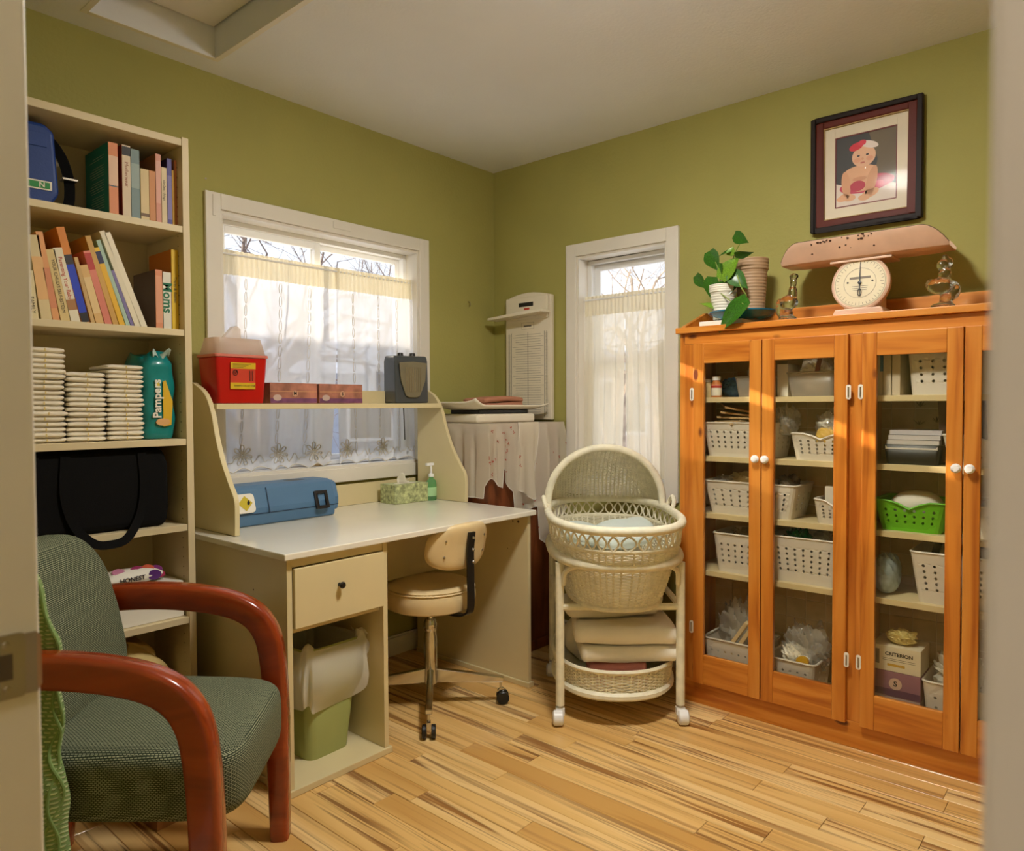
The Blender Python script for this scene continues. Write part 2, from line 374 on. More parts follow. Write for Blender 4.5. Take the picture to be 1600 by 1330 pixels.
def window(n, ax, h, slider):
    a0, a1, z0, z1 = h
    o = casing('window_%d' % n, ax, a0, a1, z0, z1, .06, .018)
    m = MB()                                                               # jamb liner of the reveal
    e = .012
    for q in ((a0, a0+e, z0, z1), (a1-e, a1, z0, z1), (a0+e, a1-e, z1-e, z1), (a0+e, a1-e, z0, z0+e)): bar(m, ax, q[0]+.0003, q[1]-.0003, -.006, .085, q[2]+.0003, q[3]-.0003)
    m.obj('jamb_liner', 'white', o)
    m = MB(); e = .012; fr = .02
    for q in ((a0+e, a0+e+fr, z0+e, z1-e), (a1-e-fr, a1-e, z0+e, z1-e), (a0+e+fr, a1-e-fr, z1-e-fr, z1-e), (a0+e+fr, a1-e-fr, z0+e, z0+e+fr)): bar(m, ax, q[0], q[1], .07, .135, q[2], q[3])
    m.obj('frame', 'vinyl', o, bev=.003)
    b0, b1, c0, c1 = a0+e+fr, a1-e-fr, z0+e+fr, z1-e-fr
    def sash(p, q, u, v, d0, d1, w_):
        m = MB()
        for k in ((p, p+w_, u, v), (q-w_, q, u, v), (p+w_, q-w_, v-w_, v), (p+w_, q-w_, u, u+w_)): bar(m, ax, k[0], k[1], d0, d1, k[2], k[3])
        s = m.obj('sash', 'vinyl', o, bev=.002)
        m = MB(); bar(m, ax, p+w_-.004, q-w_+.004, (d0+d1)/2-.002, (d0+d1)/2+.002, u+w_-.004, v-w_+.004); m.obj('pane', 'glass', s)
    if slider:
        mid = -1.07; sash(b0, mid+.025, c0, c1, .078, .098, .030); sash(mid-.012, b1, c0, c1, .103, .123, .025)
    else:
        mid = 1.36; sash(b0, b1, c0, mid+.02, .078, .098, .035); sash(b0, b1, mid-.015, c1, .103, .123, .03)
    return o
win1 = window(1, 'x', W1, True); win2 = window(2, 'y', W2, False)
for sx in (-1.575, -.52, -1.0):      # curtain-rod plates left on the casing
    MB().box(sx-(.045 if sx == -1.0 else .006), sx+(.045 if sx == -1.0 else .006), -.021, -.018, 1.945-(0 if sx == -1.0 else .05), 1.975).obj('bracket_plate', 'white', win1, bev=.001)

# ------------------------------------------------------------------ door frame and open door
dj = bpy.data.objects.new('trim_2', None); COL.objects.link(dj); struct(dj)
MB().box(XL-.125, XL+.006, -1.93, -1.9055, 0, 2.05).obj('jamb', 'white', dj, bev=.004, seg=3)
MB().box(XL-.125, XL+.012, -2.6995, -2.68, 0, 2.05).obj('jamb', 'white', dj, bev=.004)
MB().box(XL-.125, XL+.012, -2.68, -1.93, 2.025, 2.0495).obj('jamb_head', 'white', dj, bev=.004)
MB().box(XL+.0003, XL+.012, -1.893, -1.84, 0, 2.10).obj('casing', 'white', dj, bev=.003)
sp = MB()
pl = [(XL-.045+a, .957+b) for a, b in rrect(.03, .054, .004)]
sp.prism([(p[0]+.024, p[1]) for p in pl], 'y', -1.9325, -1.9302)
sp.add([(XL-.006, -1.9325, .931), (XL+.002, -1.9335, .931), (XL+.006, -1.930, .936), (XL+.006, -1.930, .978), (XL+.002, -1.9335, .983), (XL-.006, -1.9325, .983)],
       [(0, 1, 4, 5), (1, 2, 3, 4)])
spo = sp.obj('strike_plate', 'steel', dj, solid=.0012); spo['label'] = 'brushed metal strike plate'
m = MB().box(XL-.034, XL-.0155, -1.9331, -1.9326, .946, .968); m.obj('latch_hole', 'hole', spo)
for dz in (-.019, .019): MB().lathe([(.0001, .0012), (.0028, .0008), (.0032, 0)], 10).obj('screw', 'steel', spo, loc=(XL-.02, -1.9328, .957+dz), rot=(R(90), 0, 0))
dr = bpy.data.objects.new('door_1', None); COL.objects.link(dr); struct(dr); dr.location = (-2.6675, -2.6206, 0)
MB().box(-.0175, .0175, -.74, 0, .01, 2.02).obj('door_slab', 'white', dr, bev=.005, seg=3)
for hz in (.25, 1.0, 1.8): MB().tube([(-.0225, -.045, hz-.04), (-.0225, -.045, hz+.04)], .005, 8).obj('hinge', 'steel', dr)

# ------------------------------------------------------------------ ceiling lamp (warm bowl) and added unseen hall lamp
def emis(name, col, st):
    m = bpy.data.materials.new(name); m.use_nodes = True; nt = m.node_tree; nt.nodes.clear()
    out = nd(nt, 'OutputMaterial'); e = nd(nt, 'Emission'); e.inputs[1].default_value = st
    nz = nd(nt, 'TexNoise'); nz.inputs['Scale'].default_value = 12.; nt.links.new(coords(nt, (1, 1, 1)), nz.inputs[0])
    c = tuple(col); nt.links.new(ramp(nt, nz.outputs[0], [(.3, tuple(x*.93 for x in c)+(1,)), (.7, c+(1,))]), e.inputs[0])
    nt.links.new(e.outputs[0], out.inputs[0]); return m
MT['bowl'] = emis('lit_bowl_glass', (1., .96, .89), LAMP_W)
lpb = None
lp = thing('ceiling_lamp', 'round glowing glass bowl lamp on the ceiling', 'lamp', (-1.35, -1.72, ZC))
MB().lathe([(.0001, -.001), (.17, -.001), (.17, -.02), (.15, -.03), (.0001, -.03)], 32).obj('base', 'steel', lp, True)
MB().lathe([(.155, -.031), (.15, -.06), (.125, -.09), (.08, -.112), (.03, -.122), (.0001, -.123)], 32).obj('bowl', 'bowl', lp, True)
MB().lathe([(.158, -.031), (.163, -.031), (.163, -.078), (.158, -.078), (.158, -.031)], 32).obj('light_stop_band', 'steel', lp, True)  # added opaque band, stops lamp light spreading sideways over ceiling and upper walls
MB().lathe([(.0001, -.124), (.012, -.126), (.008, -.14), (.0001, -.145)], 12).obj('finial', 'steel', lp, True)
MT['bowl2'] = emis('hall_fill_glow', (1., .93, .82), HALL_W)
lp2 = thing('hall_fill_lamp', 'unseen bowl lamp added on the hall ceiling to light the doorway', 'lamp', (-3.5, -2.3, ZC))  # unseen lamp, added to light the door jambs from the hall side
MB().lathe([(.0001, -.001), (.17, -.001), (.17, -.02), (.15, -.03), (.0001, -.03)], 32).obj('base', 'steel', lp2, True)
MB().lathe([(.155, -.031), (.15, -.06), (.125, -.09), (.08, -.112), (.0001, -.123)], 32).obj('bowl', 'bowl2', lp2, True)

# ------------------------------------------------------------------ outdoors
MT['snow'] = M('snow', (232, 236, 244), .9, var=.03, vs=1, bmp=.3, bs=3, bd=.05)
MT['bark'] = M('bark', (120, 104, 96), .9, var=.25, vs=12, bmp=.5, bs=60)
MT['bark2'] = M('pale_bark', (176, 158, 140), .9, var=.25, vs=12, bmp=.5, bs=60)
MT['siding'] = M('grey_siding', (150, 156, 170), .8, var=.05)
MT['siding2'] = M('rose_siding', (206, 178, 168), .8, var=.05)
MT['roof'] = M('snowy_roof', (224, 226, 234), .9)
g = struct(MB().box(-40, 40, .3, 60, -.7, -.35).box(.3, 60, -40, .3, -.7, -.35).obj('ground_snow', 'snow'))
def house(name, label, loc, rz, w_, d, h, wallm):
    t = thing(name, label, 'house', loc, rz)
    MB().box(-w_/2, w_/2, -d/2, d/2, 0, h).prism([(-d/2, h), (d/2, h), (0, h+d*.3)], 'x', -w_/2, w_/2).obj('wall', wallm, t)
    for s_ in (-1, 1):
        MB().prism([(s_*(d/2+.3), h-.1), (0, h+d*.3+.08), (0, h+d*.3+.2), (s_*(d/2+.3), h+.02)], 'x', -w_/2-.3, w_/2+.3).obj('roof', 'roof', t)
    for wx in (-w_*.28, w_*.2):
        f = MB().box(wx-.5, wx+.5, -d/2-.04, -d/2, h*.35, h*.8).obj('window', 'vinyl', t); MB().box(wx-.42, wx+.42, -d/2-.05, -d/2-.04, h*.38, h*.77).obj('pane', 'hole', f)
house('neighbour_house', 'grey house across the snow behind the desk window', (6.5, 13.0, -.35), R(-30), 9, 6, 2.3, 'siding')
house('neighbour_house', 'rose-coloured house across the snow behind the narrow window', (13.5, 4.6, -.35), R(-65), 8, 6, 2.6, 'siding2')
sd_ = thing('sun_blocker', 'unseen flat-roofed grey box added outside to shade the lower desk window', 'sun blocker', (-3.6, 4.2, -.35))  # added out of view to keep sun off the lower desk curtains
MB().box(-2.7, 2.7, -1.1, 1.1, 0, 2.84).obj('wall', 'siding', sd_); MB().box(-2.85, 2.85, -1.2, 1.2, 2.84, 2.93).obj('roof', 'roof', sd_); MB().box(-.4, .4, -1.13, -1.1, 0, 2.0).obj('door', 'vinyl', sd_)
def tree(name, label, base, h, seed, mat, depth=5, spread=.55, r0=.07, first=.35, nb=3, lean=(0, 0), twig=.45):
    rd = random.Random(seed); tr = MB(); br = MB()
    t = thing(name, label, 'tree', base, group=None)
    def grow(p, d, L, r, lev, target):
        n = 4; pts = [p]; q = Vector(p); dd = Vector(d)
        for k in range(n):
            dd = (dd+Vector((rd.uniform(-1, 1), rd.uniform(-1, 1), rd.uniform(-.5, .8)))*.14).normalized(); q = q+dd*L/n; pts.append(q.copy())
        target.tube(pts, [r*(1-.4*k/n) for k in range(n+1)], 6 if lev < 2 else 4)
        if lev >= depth: return
        for k in range(nb+(1 if lev == 0 else 0)):
            i = rd.randint(2, n); a = rd.uniform(0, 2*PI); ax = dd.orthogonal().normalized(); ax.rotate(Matrix.Rotation(a, 3, dd))
            nd_ = (dd*(1-spread)+ax*spread+Vector((0, 0, .12))).normalized()
            grow(pts[i], nd_, L*rd.uniform(.55, .8), r*(.45 if lev else .6)*rd.uniform(.8, 1.1), lev+1, br)
    grow(Vector((0, 0, 0)), Vector((lean[0], lean[1], 1)).normalized(), h*first, r0, 0, tr)
    tr.obj('trunk', mat, t, True); br.obj('branches', mat, t, True)
tree('bare_tree', 'bare grey tree outside the left pane of the desk window', (1.9, 6.0, -.35), 6.2, 11, 'bark', 5, .6, .13)
tree('bare_tree', 'bare grey tree outside the right pane of the desk window', (3.9, 5.0, -.35), 6.0, 23, 'bark', 5, .6, .11)
tree('bare_tree', 'bare slender tree farther off behind the desk window', (3.2, 8.0, -.35), 7, 5, 'bark', 5, .6, .12)
tree('bare_tree', 'bare pale tree crowding the narrow window', (3.1, 1.3, -.35), 5.2, 31, 'bark2', 5, .62, .12)
tree('bare_tree', 'second bare pale tree farther behind the narrow window', (4.6, 1.7, -.35), 6.0, 37, 'bark2', 5, .62, .12)
tree('bare_shrub', 'thin bare shrub close outside the desk window', (-1.42, 1.25, -.35), 3.6, 45, 'bark', 3, .4, .016, .42, 2)
# ------------------------------------------------------------------ bookshelf
BX0, BX1 = -2.62, -1.801
bs = thing('bookshelf', 'tall cream bookshelf with six open shelves against the green wall', 'bookshelf', (0, 0, 0))
MB().box(BX0, BX0+.02, -.3, -.016, 0, 2.05).obj('side_panel', 'cream', bs, bev=.001)
MB().box(BX1-.022, BX1, -.3, -.016, 0, 2.05).obj('side_panel', 'cream', bs, bev=.001)
MB().box(BX0+.02, BX1-.022, -.022, -.016, .05, 2.03).obj('back_panel', 'cream', bs)
MB().box(BX0+.02, BX1-.022, -.298, -.022, 2.022, 2.045).obj('top_panel', 'cream', bs, bev=.001)
SHZ = [.10, .486, .792, 1.073, 1.429, 1.764]
for z in SHZ: MB().box(BX0+.0205, BX1-.0225, -.297, -.0225, z-.021, z).obj('shelf', 'cream', bs, bev=.001)
MB().box(BX0+.02, BX1-.022, -.285, -.27, 0, .079).obj('kick_board', 'cream', bs)
m = MB()
for k in range(56):
    z = .2+k*.032
    for y in (-.262,): m.prism([(y+.0022*math.cos(a*PI/3), z+.0022*math.sin(a*PI/3)) for a in range(6)], 'x', BX1-.0226, BX1-.0220)
m.obj('pin_holes', 'hole', bs)['kind'] = 'stuff'

# ------------------------------------------------------------------ desk with hutch
DX0, DX1, DY = -1.735, -.595, -.75
dk = thing('desk', 'white laminate desk with one drawer and open cubby below the window', 'desk', (0, 0, 0))
MB().box(DX0-.02, DX1+.012, DY-.015, -.02, .722, .742).obj('desk_top', 'lamtop', dk, bev=.003)
MB().box(DX0, DX0+.018, DY+.008, -.05, .022, .7215).obj('side_panel', 'lam', dk, bev=.001)
MB().box(DX1-.018, DX1, DY+.008, -.05, .022, .7215).obj('side_panel', 'lam', dk, bev=.001)
MB().box(DX1-.026, DX1+.008, DY, -.05, .0005, .0215).obj('foot_rail', 'lam', dk, bev=.002)
MB().box(-1.373, -1.355, DY+.008, -.05, .022, .7215).obj('divider_panel', 'lam', dk, bev=.001)
MB().box(DX0-.006, -1.345, DY, -.05, .0005, .0215).obj('cubby_floor', 'lam', dk, bev=.002)
MB().box(DX0+.0185, -1.3735, -.068, -.052, .022, .7215).obj('back_panel', 'lam', dk)
MB().box(-1.3545, DX1-.0185, -.46, -.444, .50, .7215).obj('modesty_panel', 'lam', dk)
MB().box(DX0+.0185, -1.3735, DY+.012, DY+.03, .693, .7215).obj('top_rail', 'lam', dk)
MB().box(DX0+.0185, -1.3735, DY+.03, -.068, .488, .504).obj('cubby_top', 'lam', dk)
dw = MB().box(DX0+.021, -1.3755, DY-.002, DY+.015, .508, .690).obj('drawer', 'lam', dk, bev=.002)
MB().lathe([(.0001, .024), (.008, .023), (.011, .018), (.009, .012), (.005, .006), (.006, 0)], 16).obj('knob', 'black', dw, True, loc=(-1.555, DY-.002, .615), rot=(R(90), 0, 0))
m = MB()
for (y, z, r) in ((-.69, .69, .006), (-.66, .69, .004), (-.66, .60, .002), (-.63, .57, .002), (-.66, .57, .002)):
    m.prism([(y+r*math.cos(a*PI/4), z+r*math.sin(a*PI/4)) for a in range(8)], 'x', DX1-.0186, DX1-.0181)
for (y, z, r) in ((-.55, .6, .003), (-.55, .52, .003)): m.prism([(y+r*math.cos(a*PI/4), z+r*math.sin(a*PI/4)) for a in range(8)], 'x', DX0-.0006, DX0)
m.obj('screw_holes', 'hole', dk)['kind'] = 'stuff'
hu = thing('desk_hutch', 'white curved hutch with one shelf standing on the desk', 'hutch', (0, 0, 0))
prof = [(p.x, p.y) for p in spline([(-.372, .743, 0), (-.374, .80, 0), (-.37, .865, 0), (-.335, .915, 0), (-.285, .99, 0), (-.245, 1.08, 0), (-.218, 1.16, 0), (-.17, 1.225, 0), (-.085, 1.265, 0)], 6)]
for x0 in (-1.70, -.607): MB().prism(prof+[(-.055, 1.265), (-.055, .743)], 'x', x0, x0+.018).obj('side_panel', 'lam', hu, bev=.002)
MB().box(-1.6815, -.6075, -.225, -.056, 1.168, 1.188).obj('shelf', 'lam', hu, bev=.002)
MB().box(-1.6815, -.6075, -.072, -.058, 1.1885, 1.245).obj('back_rail', 'lam', hu, bev=.001)
MB().box(-1.6815, -.6075, -.040, -.026, .743, .835).obj('lower_rail', 'lam', hu, bev=.001)

# ------------------------------------------------------------------ pine cabinet with four glass doors
CY0, CY1, CXF = -1.272, -2.600, -.305
cb = thing('pine_cabinet', 'orange pine display cabinet with four glass doors along the right wall', 'cabinet', (0, 0, 0))
MB().box(-.30, -.016, CY0-.02, CY0, 0, 1.478).obj('side_panel', 'pine_v', cb, bev=.001)
MB().box(-.30, -.016, CY1, CY1+.02, 0, 1.478).obj('side_panel', 'pine_v', cb, bev=.001)
MB().box(-.285, -.016, -1.938, -1.918, .10, 1.456).obj('divider_panel', 'pine_v', cb)
MB().box(-.32, -.016, CY1-.012, CY0+.012, 1.456, 1.4795).obj('top_panel', 'pine_h', cb, bev=.003)
MB().box(-.302, -.284, CY1+.02, CY0-.02, .0, .092).obj('base_rail', 'pine_h', cb, bev=.002)
MB().box(-.302, -.284, CY1+.02, CY0-.02, 1.412, 1.4555).obj('top_rail', 'pine_h', cb, bev=.002)
for y0, y1 in ((-1.345, -1.2925), (-1.958, -1.898), (-2.5795, -2.545)): MB().box(-.302, -.284, y0, y1, .0925, 1.4115).obj('stile', 'pine_v', cb, bev=.001)
MB().box(-.03, -.016, CY1+.02, CY0-.02, 1.48, 1.555).obj('gallery_board', 'pine_h', cb, bev=.004)
for y0 in (CY0-.02, CY1): MB().prism([(-.30, 1.48), (-.03, 1.48), (-.03, 1.55), (-.11, 1.555), (-.29, 1.488)], 'y', y0, y0+.018).obj('gallery_end', 'pine_h', cb, bev=.002)
MT['shelfp'] = M('cream_cabinet_shelf', (226, 206, 160), .45, var=.03)
CZ = [.105, .525, .752, .975, 1.205]
for (y0, y1) in ((-1.917, -1.2925), (-2.5795, -1.939)):
    for z in CZ: MB().box(-.275, -.026, y0, y1, z-.02, z).obj('shelf', 'shelfp', cb, bev=.001)
MT['tile'] = M('beige_tile', (214, 190, 148), .35, var=.12, vs=14)
MT['grout'] = M('pale_grout', (238, 224, 192), .8)
MB().box(-.020, -.0165, CY1+.02, CY0-.02, .10, 1.456).obj('back_panel', 'grout', cb)
tme = MB().box(-.0025, 0, -.0365, .0365, -.0365, .0365).mesh('tile', 'tile')
for i in range(17):
    for j in range(17): ob('tile', tme, cb, loc=(-.0205, CY0-.06-i*.0752, .145+j*.0752))
# painted sprigs on three tiles
m = MB()
rs = random.Random(4)
for (yy, zz) in ((-2.062, 1.10), (-2.062, 1.165), (-2.115, 1.11)):
    for k in range(9):
        a = rs.uniform(.2, 2.9); L = rs.uniform(.015, .035); w_ = .002
        m.add([(-.0236, yy, zz), (-.0236, yy+L*.5*math.cos(a)-w_*math.sin(a), zz+L*.5*math.sin(a)), (-.0236, yy+L*math.cos(a), zz+L*math.sin(a)), (-.0236, yy+L*.5*math.cos(a)+w_*math.sin(a), zz+L*.5*math.sin(a))], [(0, 1, 2, 3)])
MT['sprig'] = M('sprig_print', (122, 108, 84), .6)
m.obj('sprig_print', 'sprig', cb)
def cab_door(ya, yb, hinge_left, knob):
    # ya > yb (left, right as seen); frame rails and stiles, pane, knob, hinges
    d = MB().box(-.322, -.303, yb, ya, .087, 1.413)
    st = .052; zt, zb = 1.336, .203
    m = MB()
    m.box(-.322, -.303, ya-st*.55 if not hinge_left and False else ya-.044, ya, .087, 1.413)
    dd = m.obj('door', 'pine_v', cb, bev=.002)
    MB().box(-.322, -.303, yb, yb+.044, .087, 1.413).obj('door_stile', 'pine_v', dd, bev=.002)
    MB().box(-.3215, -.3035, yb+.0442, ya-.0442, zt, 1.4125).obj('door_rail', 'pine_h', dd, bev=.002)
    MB().box(-.3215, -.3035, yb+.0442, ya-.0442, .0875, zb).obj('door_rail', 'pine_h', dd, bev=.002)
    MB().box(-.3135, -.3105, yb+.0442, ya-.0442, zb, zt).obj('pane', 'cabglass', dd)
    MB().lathe([(.0001, .026), (.009, .025), (.0145, .019), (.0145, .013), (.008, .006), (.006, 0)], 18).obj('knob', 'vinyl', dd, True, loc=(-.322, knob, .977), rot=(0, R(-90), 0))
    hy = ya+.004 if hinge_left else yb-.004
    for hz in (1.217, .306):
        q = [(a, b) for a, b in rrect(.016, .05, .007, 4)]
        MB().prism([(hy+a, hz+b) for a, b in q], 'x', -.3245, -.3222).obj('hinge', 'paper', dd, bev=.0006)
        MB().tube([(-.3255, hy, hz-.017), (-.3255, hy, hz+.017)], .0025, 8).obj('hinge_pin', 'steel', dd)
cab_door(-1.338, -1.607, True, -1.592); cab_door(-1.611, -1.905, False, -1.628)
cab_door(-1.951, -2.240, True, -2.226); cab_door(-2.244, -2.55, False, -2.262)

# ------------------------------------------------------------------ wicker bassinet on a rolling stand
bt = thing('bassinet', 'white wicker bassinet with woven hood on a rolling rattan stand', 'bassinet', (-.472, -1.058, 0), R(-48.985))
def wick(m, S, us, ts, nst, r=.0028, amp=.0032, closed=True, rst=.0042, seg=2):
    # S(u,t)->(pos, normal); weaver rings at ts, stakes at nst positions
    N = nst*seg
    for k, t in enumerate(ts):
        pts = []
        for i in range(N if closed else N+1):
            u = us[0]+(us[1]-us[0])*i/N; p, n = S(u, t); pts.append(Vector(p)+Vector(n)*amp*math.cos(PI*i*2/seg/2+k*PI))
        m.tube(pts, r, 4, closed)
    for j in range(nst if closed else nst+1):
        u = us[0]+(us[1]-us[0])*j/nst
        m.tube([S(u, ts[0]+(ts[-1]-ts[0])*q/6)[0] for q in range(7)], rst, 5)
def oval(A0, B0, z0, A1, B1, z1, n=2.5):
    def S(u, t):
        z = z0+(z1-z0)*t; k = t**.85; A = A0+(A1-A0)*k; B = B0+(B1-B0)*k
        p = sel(2*PI*u, B, A, n); q = sel(2*PI*u, 1/B, 1/A, n)
        nn = Vector((p[0]/B/B, p[1]/A/A, 0)).normalized()
        return (p[0], p[1], z), nn
    return S
RZ = .747
S1 = oval(.325, .175, .447, .435, .243, .672)
m = MB(); wick(m, S1, (0, 1), [i/36 for i in range(37)], 66); m.obj('basket_weave', 'wicker', bt, True)
# open loop band between weave and rim
m = MB(); Sb = oval(.435, .243, .672, .448, .251, .735)
for j in range(44):
    u0 = j/44
    for sgn in (-1, 1):
        m.tube([Sb(u0+sgn*(.0125*math.sin(PI*t/6)-.003)*1., t/6)[0] for t in range(7)], .0038, 5)
for z in (0, .06): m.tube([Sb(i/96, z)[0] for i in range(96)], .005, 6, True)
m.obj('loop_band', 'wicker', bt, True)
m = MB(); rim = [(*sel(2*PI*i/120, .251, .448, 2.5), RZ) for i in range(120)]; m.tube(rim, .0165, 10, True); m.obj('rim', 'wicker', bt, True)
m = MB(); m.tube([(*sel(2*PI*i/96, .177, .327, 2.5), .447) for i in range(96)], .011, 8, True)
m.prism([sel(2*PI*i/48, .172, .322, 2.5) for i in range(48)], 'z', .440, .448); m.obj('basket_base', 'wicker', bt, True)
for sg in (-1, 1):
    m = MB(); m.tube(spline([(sg*.247, .04, RZ-.01), (sg*.262, .045, RZ+.03), (sg*.266, .085, RZ+.052), (sg*.262, .125, RZ+.03), (sg*.247, .13, RZ-.01)], 6), .009, 8); m.obj('handle', 'wicker', bt, True)
# hood: quarter ellipsoid of weave with an arch tube
HB0, HBW, HL, HH = .185, .244, .255, .245
def SH(u, t):
    th = PI*u; ps = PI/2*t
    p = (-HBW*math.cos(th), HB0+HL*math.sin(th)*math.sin(ps), RZ+HH*math.sin(th)**.9*math.cos(ps))
    return p, Vector((p[0]*.3, p[1]-HB0, p[2]-RZ)).normalized()
m = MB(); wick(m, SH, (.02, .98), [i/44 for i in range(45)], 40, r=.0026, closed=False); m.obj('hood_weave', 'wicker', bt, True)
m = MB(); m.tube([Vector(SH(i/40, 0)[0])+Vector((0, -.004, .004)) for i in range(41)], .0165, 10); m.obj('hood_arch', 'wicker', bt, True)
# stand
LG = [(-.222, -.245), (.222, -.245), (-.222, .235), (.222, .235)]
m = MB(); m.tube([(*sel(2*PI*i/96, .243, .40, 2.6), .615) for i in range(96)], .018, 10, True); m.obj('stand_hoop', 'wicker', bt, True)
for i, (x, y) in enumerate(LG):
    m = MB(); m.tube([(x, y, .072), (x, y, .30), (x, y, .60)], .0165, 10); m.obj('leg', 'wicker', bt, True)
    c = MB(); s_ = 1 if x > 0 else -1
    c.tube([(x, y, .05), (x, y, .085)], .006, 8); c.box(x-.016, x+.016, y-.012, y+.012, .035, .062)
    c.lathe([(.0001, -.02), (.02, -.02), (.027, -.015), (.028, .0), (.027, .015), (.02, .02), (.0001, .02)], 18, T=Matrix.Translation((x+s_*.008, y-.012, .0285)) @ Matrix.Rotation(R(90), 4, 'Y') @ Matrix.Rotation(0, 4, 'Z'))
    c.obj('caster', 'vinyl', bt, True)
for (a, b) in ((0, 1), (2, 3), (0, 2), (1, 3)):
    m = MB(); m.tube([(*LG[a], .435), (*LG[b], .435)], .0125, 8); m.obj('crossbar', 'wicker', bt, True)
for (a, sx) in ((0, 1), (1, -1)):
    x, y = LG[a]
    m = MB(); m.tube(spline([(x+sx*.012, y-.012, .52), (x+sx*.018, y-.03, .57), (x+sx*.05, y-.062, .597), (x+sx*.09, y-.088, .607)], 5), .009, 8); m.obj('brace', 'wicker', bt, True)
S2 = oval(.283, .222, .125, .297, .232, .205, 2.3)
m = MB(); wick(m, S2, (0, 1), [i/13 for i in range(14)], 60); m.obj('tray_weave', 'wicker', bt, True)
m = MB(); m.tube([(*sel(2*PI*i/96, .283, .283, 2.3), 0) for i in range(0)] or [(*sel(2*PI*i/96, .224, .285, 2.3), .115) for i in range(96)], .016, 8, True)
m.prism([sel(2*PI*i/48, .222, .283, 2.3) for i in range(48)], 'z', .117, .127); m.tube([(*sel(2*PI*i/96, .233, .298, 2.3), .208) for i in range(96)], .008, 6, True); m.obj('tray', 'wicker', bt, True)

# soft things: puffed superellipsoid cushions and folded sheets
def pillow(w_, d, h, n=20, pw=3., wob=.0, seed=0):
    rd = random.Random(seed); ph = [rd.uniform(0, 6) for _ in range(6)]; m = MB()
    def S(u, v):
        th = 2*PI*u; ph_ = PI*(v-.5)
        c = math.copysign(abs(math.cos(ph_))**.45, math.cos(ph_)); s_ = math.copysign(abs(math.sin(ph_))**.9, math.sin(ph_))
        p = sel(th, w_/2*c, d/2*c, pw)
        z = h/2*s_*(1-.45*(abs(p[0])/(w_/2))**2.5)*(1-.45*(abs(p[1])/(d/2))**2.5)
        q = wob*(math.sin(p[0]*31+ph[0])+math.sin(p[1]*37+ph[1])+math.sin((p[0]+p[1])*53+ph[2]))
        return (p[0]+q*.5, p[1]+q*.4, z+q+h/2)
    m.grid(S, n*2, n, True); return m
def folded(w_, d, h, layers=4, seed=0, sag=.006):
    # folded cloth: rounded fold on the -y side, layer edges at the ends
    rd = random.Random(seed); m = MB(); lt = h/layers
    for k in range(layers):
        z0 = k*lt; n = 14; ins = rd.uniform(0, .012); dx = rd.uniform(-.006, .006)
        prof = []
        for i in range(9):
            a = PI/2+PI*i/8; prof.append((-d/2+ins+lt*.48+lt*.48*math.cos(a), z0+lt/2+lt*.48*math.sin(a)))
        prof = prof+[(d/2-ins, z0+lt*.03)]+[(d/2-ins, z0+lt*.97)]
        vs = []; N = len(prof)
        for j in range(n+1):
            x = -w_/2+w_*j/n+dx
            for (y, z) in prof: vs.append((x, y+.004*math.sin(x*23+k), z-sag*abs(2*x/w_)**3*(z/h)+.0025*math.sin(x*19+k*2+y*11)))
        fs = [(j*N+i, j*N+(i+1) % N, (j+1)*N+(i+1) % N, (j+1)*N+i) for j in range(n) for i in range(N)]+[tuple(range(N)), tuple(range((n+1)*N-1, n*N-1, -1))]
        m.add(vs, fs)
    return m
def at_b(x, y, z): # bassinet frame -> world
    v = Matrix.Rotation(R(-48.985), 4, 'Z') @ Vector((x, y, 0)); return (-.472+v.x, -1.058+v.y, z)
BR = R(-48.985)
mt = MB(); mt.prism([sel(2*PI*i/40, .165, .315, 2.5) for i in range(40)], 'z', 0, .13)
tag(mt.obj('mattress', 'linen', None, True, bev=.02, loc=at_b(0, 0, .4495), rot=(0, 0, BR)), 'white padded mattress lying in the wicker bassinet', 'mattress')
MT['liner'] = sheer('white_liner', (250, 248, 240), .0, .3)
tag(pillow(.26, .20, .09, wob=.003, seed=2).obj('cushion', 'bluecloth', None, True, loc=at_b(.06, .05, .612), rot=(R(14), R(-5), BR)), 'pale blue cushion at the middle of the bassinet', 'cushion', 'cushions in the bassinet')
tag(pillow(.20, .18, .085, wob=.003, seed=5).obj('cushion', 'bluecloth', None, True, loc=at_b(-.105, .09, .605), rot=(R(10), R(6), BR+.4)), 'pale cushion at the desk side of the bassinet', 'cushion', 'cushions in the bassinet')
for (nm, lab, mat_, w_, d, h, z, off, rz, lay, sd_) in (
        ('pink_blanket', 'folded pink blanket lowest on the bassinet tray', 'pinkcloth', .22, .32, .088, .130, (.0, -.075), .0, 2, 1),
        ('folded_sheet', 'folded cream sheet lying on the pink blanket in the bassinet tray', 'linen', .38, .38, .062, .220, (.035, -.07), .03, 1, 2),
        ('folded_sheet', 'thick rolled cream sheet in the middle of the bassinet tray pile', 'linen', .39, .37, .075, .283, (.03, -.06), -.04, 1, 3),
        ('folded_sheet', 'crumpled cream sheet topmost in the bassinet tray pile', 'linen', .36, .30, .052, .359, (-.02, .01), .15, 1, 4)):
    o = folded(w_, d, h, lay, sd_).obj(nm, mat_, None, True, loc=at_b(off[0], off[1], z), rot=(0, 0, BR+rz), sub=1)
    tag(o, lab, 'blanket' if 'pink' in nm else 'sheet', 'bedding on the bassinet tray')
o = pillow(.16, .24, .16, wob=.006, seed=9).obj('bundled_cloth', 'linen', None, True, loc=at_b(-.12, .1, .13), rot=(0, R(10), BR)); tag(o, 'bundled pale cloth at the desk side of the bassinet tray', 'cloth', 'bedding on the bassinet tray')
